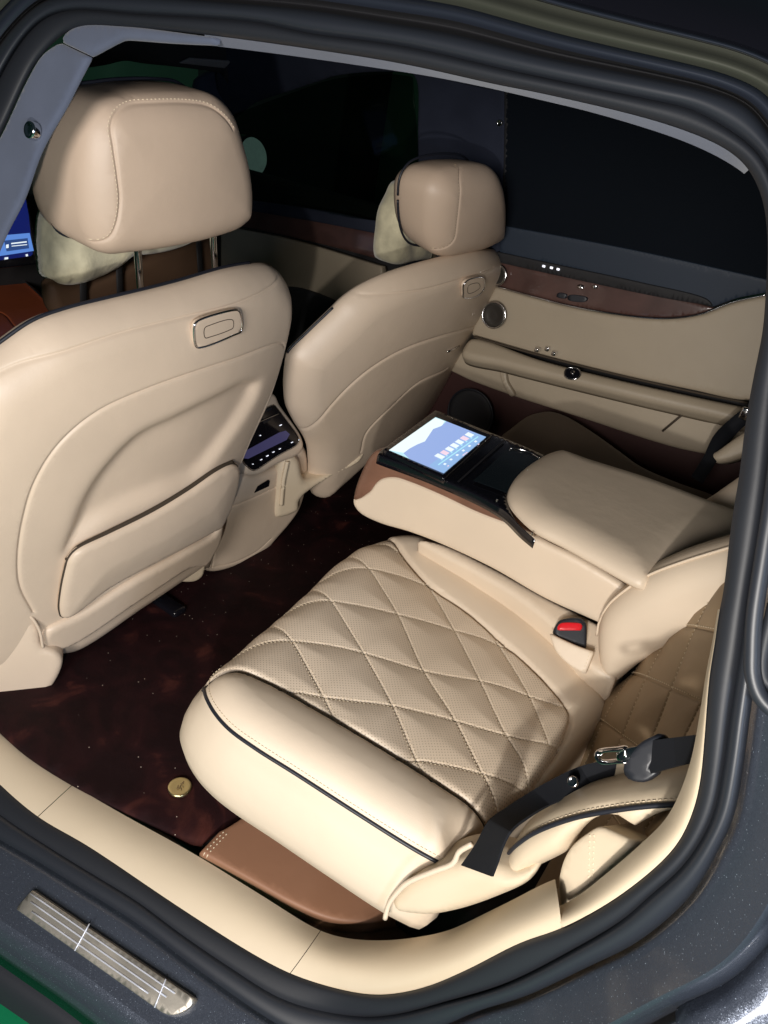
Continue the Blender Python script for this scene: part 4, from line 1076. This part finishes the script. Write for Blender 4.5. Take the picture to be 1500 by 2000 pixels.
# sunshade covered window
Fw = Frame((.5, .66, 1.0), (0, -1, -.15))
dpan('sunshade', [(985,150),(985,300),(978,465),(1240,510),(1560,585),(1620,420),(1560,200),(1250,100)], M_glass, 0, .004, .01, corners=(0, 2, 4, 5, 6, 7), frame=Fw)
dpan('window_sill', [(978,440),(1230,487),(1560,560),(1555,556),(1500,571),(1440,583),(1392,600),(1200,545),(975,495)], mat('navy_sill', (.014, .024, .042), .6), .010, .003, .02, corners=(0, 2, 3, 6, 8), frame=Fw)
dpan('window_seal', [(970,492),(1100,520),(1250,552),(1380,585),(1392,598),(1300,583),(1150,552),(970,512)], M_matblack, .016, .002, .02, corners=(0, 4, 7), frame=Fw)
vp, vo = dpan('veneer_strip', [(968,508),(1060,527),(1200,556),(1330,584),(1398,602),(1370,612),(1320,620),(1270,620),(1200,612),(1120,598),(1040,578),(965,557)], M_wood2, .012, .004, .02, corners=(0, 4, 11))
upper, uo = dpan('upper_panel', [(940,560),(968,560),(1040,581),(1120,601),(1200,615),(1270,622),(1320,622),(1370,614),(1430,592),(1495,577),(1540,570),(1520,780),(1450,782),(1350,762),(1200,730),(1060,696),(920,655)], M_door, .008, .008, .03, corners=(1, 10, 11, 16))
fr = Frame(Fd.O + Fd.N * .018, Fd.N)
tube('chrome_line', fr.P(spline(fr.px([(965,558),(1040,579),(1120,599),(1200,613),(1270,621),(1320,621),(1370,613),(1430,590),(1500,575)]), False, .01), .0), .0028, M_chrome, fd)
# armrest shelf
Fa2 = Frame((.5, .645, .58), (0, -.75, .66))
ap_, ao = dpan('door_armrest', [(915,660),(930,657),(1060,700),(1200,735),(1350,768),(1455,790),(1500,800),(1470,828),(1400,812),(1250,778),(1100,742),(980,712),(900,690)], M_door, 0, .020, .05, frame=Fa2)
tube('armrest_seam', ap_.F.P(spline(ap_.F.px([(925,657),(1060,695),(1200,730),(1350,764),(1460,786)]), False, .01), -.002), .003, M_seam, ao)
# lower door
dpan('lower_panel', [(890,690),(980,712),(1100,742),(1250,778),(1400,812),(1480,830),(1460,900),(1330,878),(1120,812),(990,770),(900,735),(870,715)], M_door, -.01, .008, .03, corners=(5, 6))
Flo = Frame((.5, .70, .3), (0, -1, .04))
dpan('door_pocket', [(700,700),(860,690),(1000,765),(1480,900),(1440,1100),(1100,1050),(680,950)], mat('maroon_door_base', (.04, .010, .008), .6), -.012, .008, .03, frame=Flo, corners=(0, 1, 4, 5, 6))
dpan('pocket_divider', [(985,720),(990,745),(1004,772),(998,775),(982,752),(976,722)], M_door, .006, .004, .02)
tube('panel_joint', fr.P(fr.px([(1350, 795), (1290, 845)]), -.02), .003, M_seam, fd)
def round_speaker(c_px, r, F_, parent, ring=.003, nm='speaker'):
    c = F_.P(F_.px([c_px]), .004)[0]
    V, F = disc_geo(c, F_.N, r, .006, rim=.4, seg=40); so = obj(nm, V, F, M_matblack if False else mat('speaker_mesh', (.05, .045, .04), .4, .6), parent)
    th = np.linspace(0, 2 * math.pi, 48, endpoint=False); f3 = Frame(c, F_.N)
    V, F = tube_geo(f3.P(np.stack([np.cos(th), np.sin(th)], 1) * r, .005), ring, 8, closed=True); obj('speaker_ring', V, F, M_chrome, so); return so
round_speaker((967,615), .036, Frame(Fd.O + Fd.N * .02, Fd.N), fd)
round_speaker((974,537), .026, Frame(Fd.O + Fd.N * .02, Fd.N), fd, nm='tweeter')
f4 = Frame((.3, .68, .3), (0, -1, .04)); c = f4.P(f4.px([(920,808)]), .004)[0]
th = np.linspace(0, 2 * math.pi, 48, endpoint=False); f3 = Frame(c, f4.N)
V, F = disc_geo(c, f4.N, .075, .006, seg=48); sp_o = obj('woofer', V, F, M_matblack, fd)
V, F = tube_geo(f3.P(np.stack([np.cos(th), np.sin(th)], 1) * .077, .003), .003, 8, closed=True); obj('speaker_ring', V, F, M_plastic, sp_o)
# switches and controls
fs_ = Frame(Fa2.O + Fa2.N * .004, Fa2.N)
for (x, y) in [(1049,686),(1069,684),(1082,693)]:
    c = fs_.P(fs_.px([(x, y)]))[0]; V, F = rbox_geo(c + [0, 0, .004], (.012, .020, .012), .003); obj('window_switch', V, F, M_chrome, ao)
o2 = spline(fs_.px([(1102,729),(1106,721),(1118,718),(1131,722),(1134,732),(1128,739),(1114,740),(1104,736)]), True, .002)
p = Panel(fs_, o2, R=.003, T=.006); bo_ = p.build('seat_control', M_black, ao, step=.006)
V, F = tube_geo(fs_.P(resample(o2, n=40, closed=True), .0), .0018, 6, closed=True); obj('control_ring', V, F, M_chrome, bo_)
V, F = disc_geo(fs_.P(fs_.px([(1119, 728)]), .001)[0], fs_.N, .006, .004, seg=16); obj('control_knob', V, F, M_chrome, bo_)
fv = Frame(Fd.O + Fd.N * .016, Fd.N)
for pts in ([(1090,572),(1108,576),(1105,583),(1086,579)], [(1110,577),(1148,582),(1144,589),(1108,585)], [(1128,556),(1140,558),(1138,565),(1127,563)], [(1156,557),(1168,559),(1166,564),(1155,562)]):
    p = Panel(fv, spline(fv.px(pts), True, .002), R=.0015, T=.004); p.build('memory_button', M_plastic if pts[0][0] in (1090, 1110) else M_chrome, vo, step=.006)
# small lit seat icons on the sill
m_ = Mesh(); fi = Frame(Fw.O + Fw.N * .020, Fw.N)
for (x, y) in [(1062,520),(1077,523),(1090,526)]:
    c = fi.P(fi.px([(x, y)]))[0]; V, F = rbox_geo(c, (.009, .002, .006), .001, seg=1); m_.add(V, F)
m_.obj('seat_icon', M_icon, vo)

# far rear belt strap and far rear seat
rf = thing('rear_seat', 'far side rear seat with dark cushion in shadow beyond the centre armrest', 'car seat', (.8, .4, .05))
f = Frame((.75, .30, .40), (0, -.25, 1), up=(0, 1, 0))
pan = Panel(f, spline(f.px([(975,850),(1000,825),(1035,802),(1075,796),(1110,806),(1160,835),(1210,870),(1260,905),(1330,935),(1400,960),(1440,985),(1400,1010),(1250,970),(1100,920),(1000,880)]), True, .01), R=.03, T=.16)
M_farseat = leather('shaded_far_seat_leather', (.075, .058, .045), .6)  # the armrest's shadow over this seat is put into the dark colour
M_farseat2 = leather('shaded_far_cushion_leather', (.10, .075, .055), .6)  # same shade put into the cushion colour, slightly lighter
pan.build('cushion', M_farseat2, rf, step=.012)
f = Frame((1.05, .35, .55), (-1, -.2, .3))
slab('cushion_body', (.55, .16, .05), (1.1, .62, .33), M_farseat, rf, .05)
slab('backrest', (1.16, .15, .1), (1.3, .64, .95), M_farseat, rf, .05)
f = Frame((1.05, .30, .62), (-.1, -1, .5))
pan = Panel(f, spline(f.px([(1372,980),(1395,962),(1440,930),(1475,905),(1480,1000),(1430,1002)]), True, .006), R=.02, T=.08); pan.build('backrest_bolster', M_leather, rf)
f = Frame((1.05, .5, .62), (-.1, -1, .3))
pan = Panel(f, spline(f.px([(1385,890),(1400,880),(1450,845),(1480,830),(1470,880),(1400,905)]), True, .006), R=.015, T=.08); pan.build('backrest_bolster', M_door, rf)
fb = thing('seat_belt', 'black seat belt hanging beside the far rear door', 'seat belt', (.95, .6, .6))
P_, W_ = edge_strip([(1470,785),(1430,815),(1395,850),(1375,890),(1350,930)], [(1475,815),(1445,840),(1420,870),(1400,900),(1372,945)], [.60, .58, .5, .42], [.60, .58, .5, .42], 30)
V, F = ribbon(P_, W_); obj('webbing', V, F, M_belt, fb)
V, F = rbox_geo(CAM + ray(1455, 808) * ((.57 - CAM[1]) / ray(1455, 808)[1]), (.02, .01, .03), .004); obj('tongue', V, F, M_chrome, fb)

# ------------------------------------------------------------------ far front door, pillar, glass, dash
ff = thing('front_door', 'closed far side front door in shadow, seen between the front seats', 'car door', (-.4, .72, 0))
Fq = Frame((-.4, .70, .7), (0, -1, .04))
dpan('door_panel', [(430,440),(560,465),(745,520),(760,640),(640,700),(430,600)], M_door, 0, .006, .03, parent=ff, frame=Fq, corners=(0, 2, 3, 5))
dpan('veneer_strip', [(430,398),(500,408),(640,432),(760,458),(760,512),(640,480),(500,448),(430,436)], M_wood2, .012, .004, .02, parent=ff, frame=Fq, corners=(0, 3, 4, 7))
dpan('window_sill', [(420,380),(500,392),(640,412),(800,445),(800,470),(640,438),(500,414),(420,402)], M_suede, .016, .006, .03, parent=ff, frame=Fq, corners=(0, 3, 4, 7))
dpan('map_pocket', [(430,600),(560,560),(760,640),(760,800),(560,800)], M_cabin, .02, .006, .03, parent=ff, frame=Fq, corners=(0, 2, 3, 4))
# far window glass
gm = bpy.data.materials.new('window_glass'); gm.use_nodes = True
N, L = gm.node_tree.nodes, gm.node_tree.links; N.remove(N['Principled BSDF'])
tr = N.new('ShaderNodeBsdfTransparent'); tr.inputs[0].default_value = (.55, .62, .58, 1); gl = N.new('ShaderNodeBsdfGlossy'); gl.inputs['Roughness'].default_value = .03
mx = N.new('ShaderNodeMixShader'); mx.inputs[0].default_value = .008; L.new(tr.outputs[0], mx.inputs[1]); L.new(gl.outputs[0], mx.inputs[2]); L.new(mx.outputs[0], N['Material Output'].inputs[0])
Fgw = Frame((-.4, .66, .95), (0, -1, -.2))
dpan('window_glass', [(440,230),(560,185),(650,155),(760,145),(805,150),(815,300),(815,440),(640,420),(420,385)], gm, 0, .002, .004, parent=ff, frame=Fgw, corners=(0, 4, 6, 8))
# B pillar on the far side and cant rail
pan = Panel(Fw, spline(Fw.px([(800,140),(985,140),(986,300),(978,470),(975,520),(860,520),(790,520),(808,400),(814,250),(812,160)]), True, .006, (0, 1, 4, 6)), R=.008, T=.04)
bpf = pan.build('far_pillar_cover', M_suede, car)
pan = Panel(Fw, spline(Fw.px([(984,150),(996,152),(992,300),(984,470),(976,470),(983,300)]), True, .006, (0, 1, 3, 4)), R=.004, T=.03); pan.build('far_pillar_seal', M_matblack, car)
V, F = disc_geo(Fw.P(Fw.px([(978,240)]), .004)[0], Fw.N, .008, .006); obj('coat_hook_button', V, F, M_chrome, bpf)
Frl = Frame((0, .56, 1.16), (0, -.8, -.6))
pan = Panel(Frl, spline(Frl.px([(440,235),(500,202),(560,182),(620,162),(660,150),(760,143),(830,150),(1000,180),(1100,120),(800,40),(500,20),(420,150)]), True, .01), R=.01, T=.03); pan.build('far_roof_rail', M_suede, car, step=.02)
# windscreen header and sun visor
fh = Frame((-.78, 0, 1.14), (1, 0, -.5))
pan = Panel(fh, spline(fh.px([(150,100),(150,145),(165,138),(210,130),(245,122),(280,127),(340,133),(410,142),(440,150),(460,200),(520,150),(560,60),(300,30),(180,60)]), True, .01, (1,)), R=.01, T=.03); pan.build('windscreen_header', M_cabin, car, step=.02)
fv2 = Frame(fh.O + fh.N * .012, fh.N)
pan = Panel(fv2, spline(fv2.px([(352,124),(372,114),(452,120),(440,134)]), True, .006, (0, 1, 2, 3)), R=.002, T=.006)
pan.build('visor_label', mat('grey_label', (.16, .15, .15), .6), car)
fa = Frame((-.9, .55, .95), (1, -.5, 0))
pan = Panel(fa, spline(fa.px([(380,165),(412,140),(460,150),(470,200),(455,235),(400,200)]), True, .01), R=.01, T=.03); pan.build('far_windscreen_pillar', M_suede, car, step=.02)

# outside mirror on the far door
mir = thing('wing_mirror', 'oval wing mirror outside the far front window', 'mirror', (-.95, .95, .88))
f = Frame((-.95, .92, .88), (1, -.3, .05))
pts = [(478,275),(492,268),(508,276),(519,295),(521,318),(512,338),(498,346),(480,340),(470,310)]
p = Panel(f, spline(f.px([(x + (x - 495) * .12, y + (y - 307) * .12) for x, y in pts]), True, .006), R=.02, T=.08); p.build('mirror_shell', M_black, mir)
f2 = Frame(f.O + f.N * .003, f.N); p = Panel(f2, spline(f2.px(pts), True, .006), R=.002, T=.004); p.build('mirror_glass', add_var(mat('glowing_mirror_face', (.42, .50, .48), .3, .5, em=(.20, .28, .27), ems=.35), 30, .5), mir)  # weak glow and mottling stand in for what the mirror reflects

# garage wall seen through the far window
quad('garage_wall', [(-8, 2.6, -.3), (6, 2.6, -.3), (6, 2.6, 4), (-8, 2.6, 4)], mat('dark_green_wall', (.07, .19, .11), .8), 'structure')
quad('garage_end_wall', [(-6.5, -8, -.3), (-6.5, 2.6, -.3), (-6.5, 2.6, 4), (-6.5, -8, 4)], add_var(mat('pale_teal_wall', (.20, .36, .33), .8), 1.2, .3), 'structure')
lamp('end_wall_fill', 'POINT', (-5.0, .2, 2.6), 16, (.85, 1.0, .95), .1)  # unseen lamp added to brighten the end wall through the windscreen
gp = slab('garage_column', (*(lambda a: (a[0], 2.2))(CAM + ray(380, 300) * ((2.2 - CAM[1]) / ray(380, 300)[1])), -.3), (*(lambda a: (a[0], 2.6))(CAM + ray(662, 300) * ((2.2 - CAM[1]) / ray(662, 300)[1])), 4), mat('dark_column', (.02, .03, .025), .8)); tag(gp, 'dark garage column outside the far front window', 'column')

# centre touch screen and orange console lid of the front cabin
ds = thing('dashboard_screen', 'blue lit touch screen on the dashboard beyond the near front headrest', 'screen', (-.85, -.1, .75))
f = Frame((-.85, -.1, .75), (1, 0, .25))
p = Panel(f, spline(f.px([(-60,370),(50,330),(62,420),(78,515),(40,520),(-60,532)]), True, .006, (0, 1, 3, 5)), R=.004, T=.015); hs = p.build('screen_housing', M_black, ds)
Fg2 = lambda h: Frame(f.O + f.N * (.002 + h), f.N)
flat('screen_display', Fg2(0), [(-50,390),(45,360),(56,420),(64,496),(60,500),(-50,515)], em('deep_blue_screen', (.006, .012, .11), 1.0), hs)
flat('screen_band', Fg2(.001), [(-50,470),(12,459),(58,455),(66,490),(0,500),(-50,506)], em('light_blue_screen', (.12, .28, .75), .9), hs)
flat('music_card', Fg2(.002), [(8,470),(54,465),(57,485),(13,491)], em('card_blue', (.03, .07, .22), 1.0), hs)
m_ = Mesh(); F_ = Fg2(.003)
for P in ([(22,474.5),(52,471),(52.5,473.5),(22,477)], [(23,480),(53,477),(53,478.5),(23,481.5)], [(12,478),(17,477),(17,484),(12,485)], [(50,497),(54,496),(55,500),(51,501)], [(9,503),(16,502),(16,506),(9,507)]):
    V = F_.P(F_.px(P)); obj('screen_text', np.concatenate([V, F_.P(F_.px(P), -.0005)]), [(0, 1, 2, 3), (7, 6, 5, 4), (0, 4, 5, 1), (1, 5, 6, 2), (2, 6, 7, 3), (3, 7, 4, 0)], whites, hs, smooth=False)
fo = Frame((-.35, -.05, .50), (0, 0, 1), up=(0, 1, 0))
p = Panel(fo, spline(fo.px([(-60,560),(0,548),(40,546),(104,606),(60,660),(-20,740),(-60,760)]), True, .006, (0, 6)), R=.01, T=.12, seams=[(spline(fo.px([(-60,600),(0,610),(30,638),(60,660)]), False, .005), .003, .002)])
ol = p.build('console_lid', M_orange, fc, label='orange leather lid of the front part')
tube('lid_trim', fo.P(spline(fo.px([(38,543),(70,572),(106,607)]), False, .005), .004), .0025, M_chrome, ol)
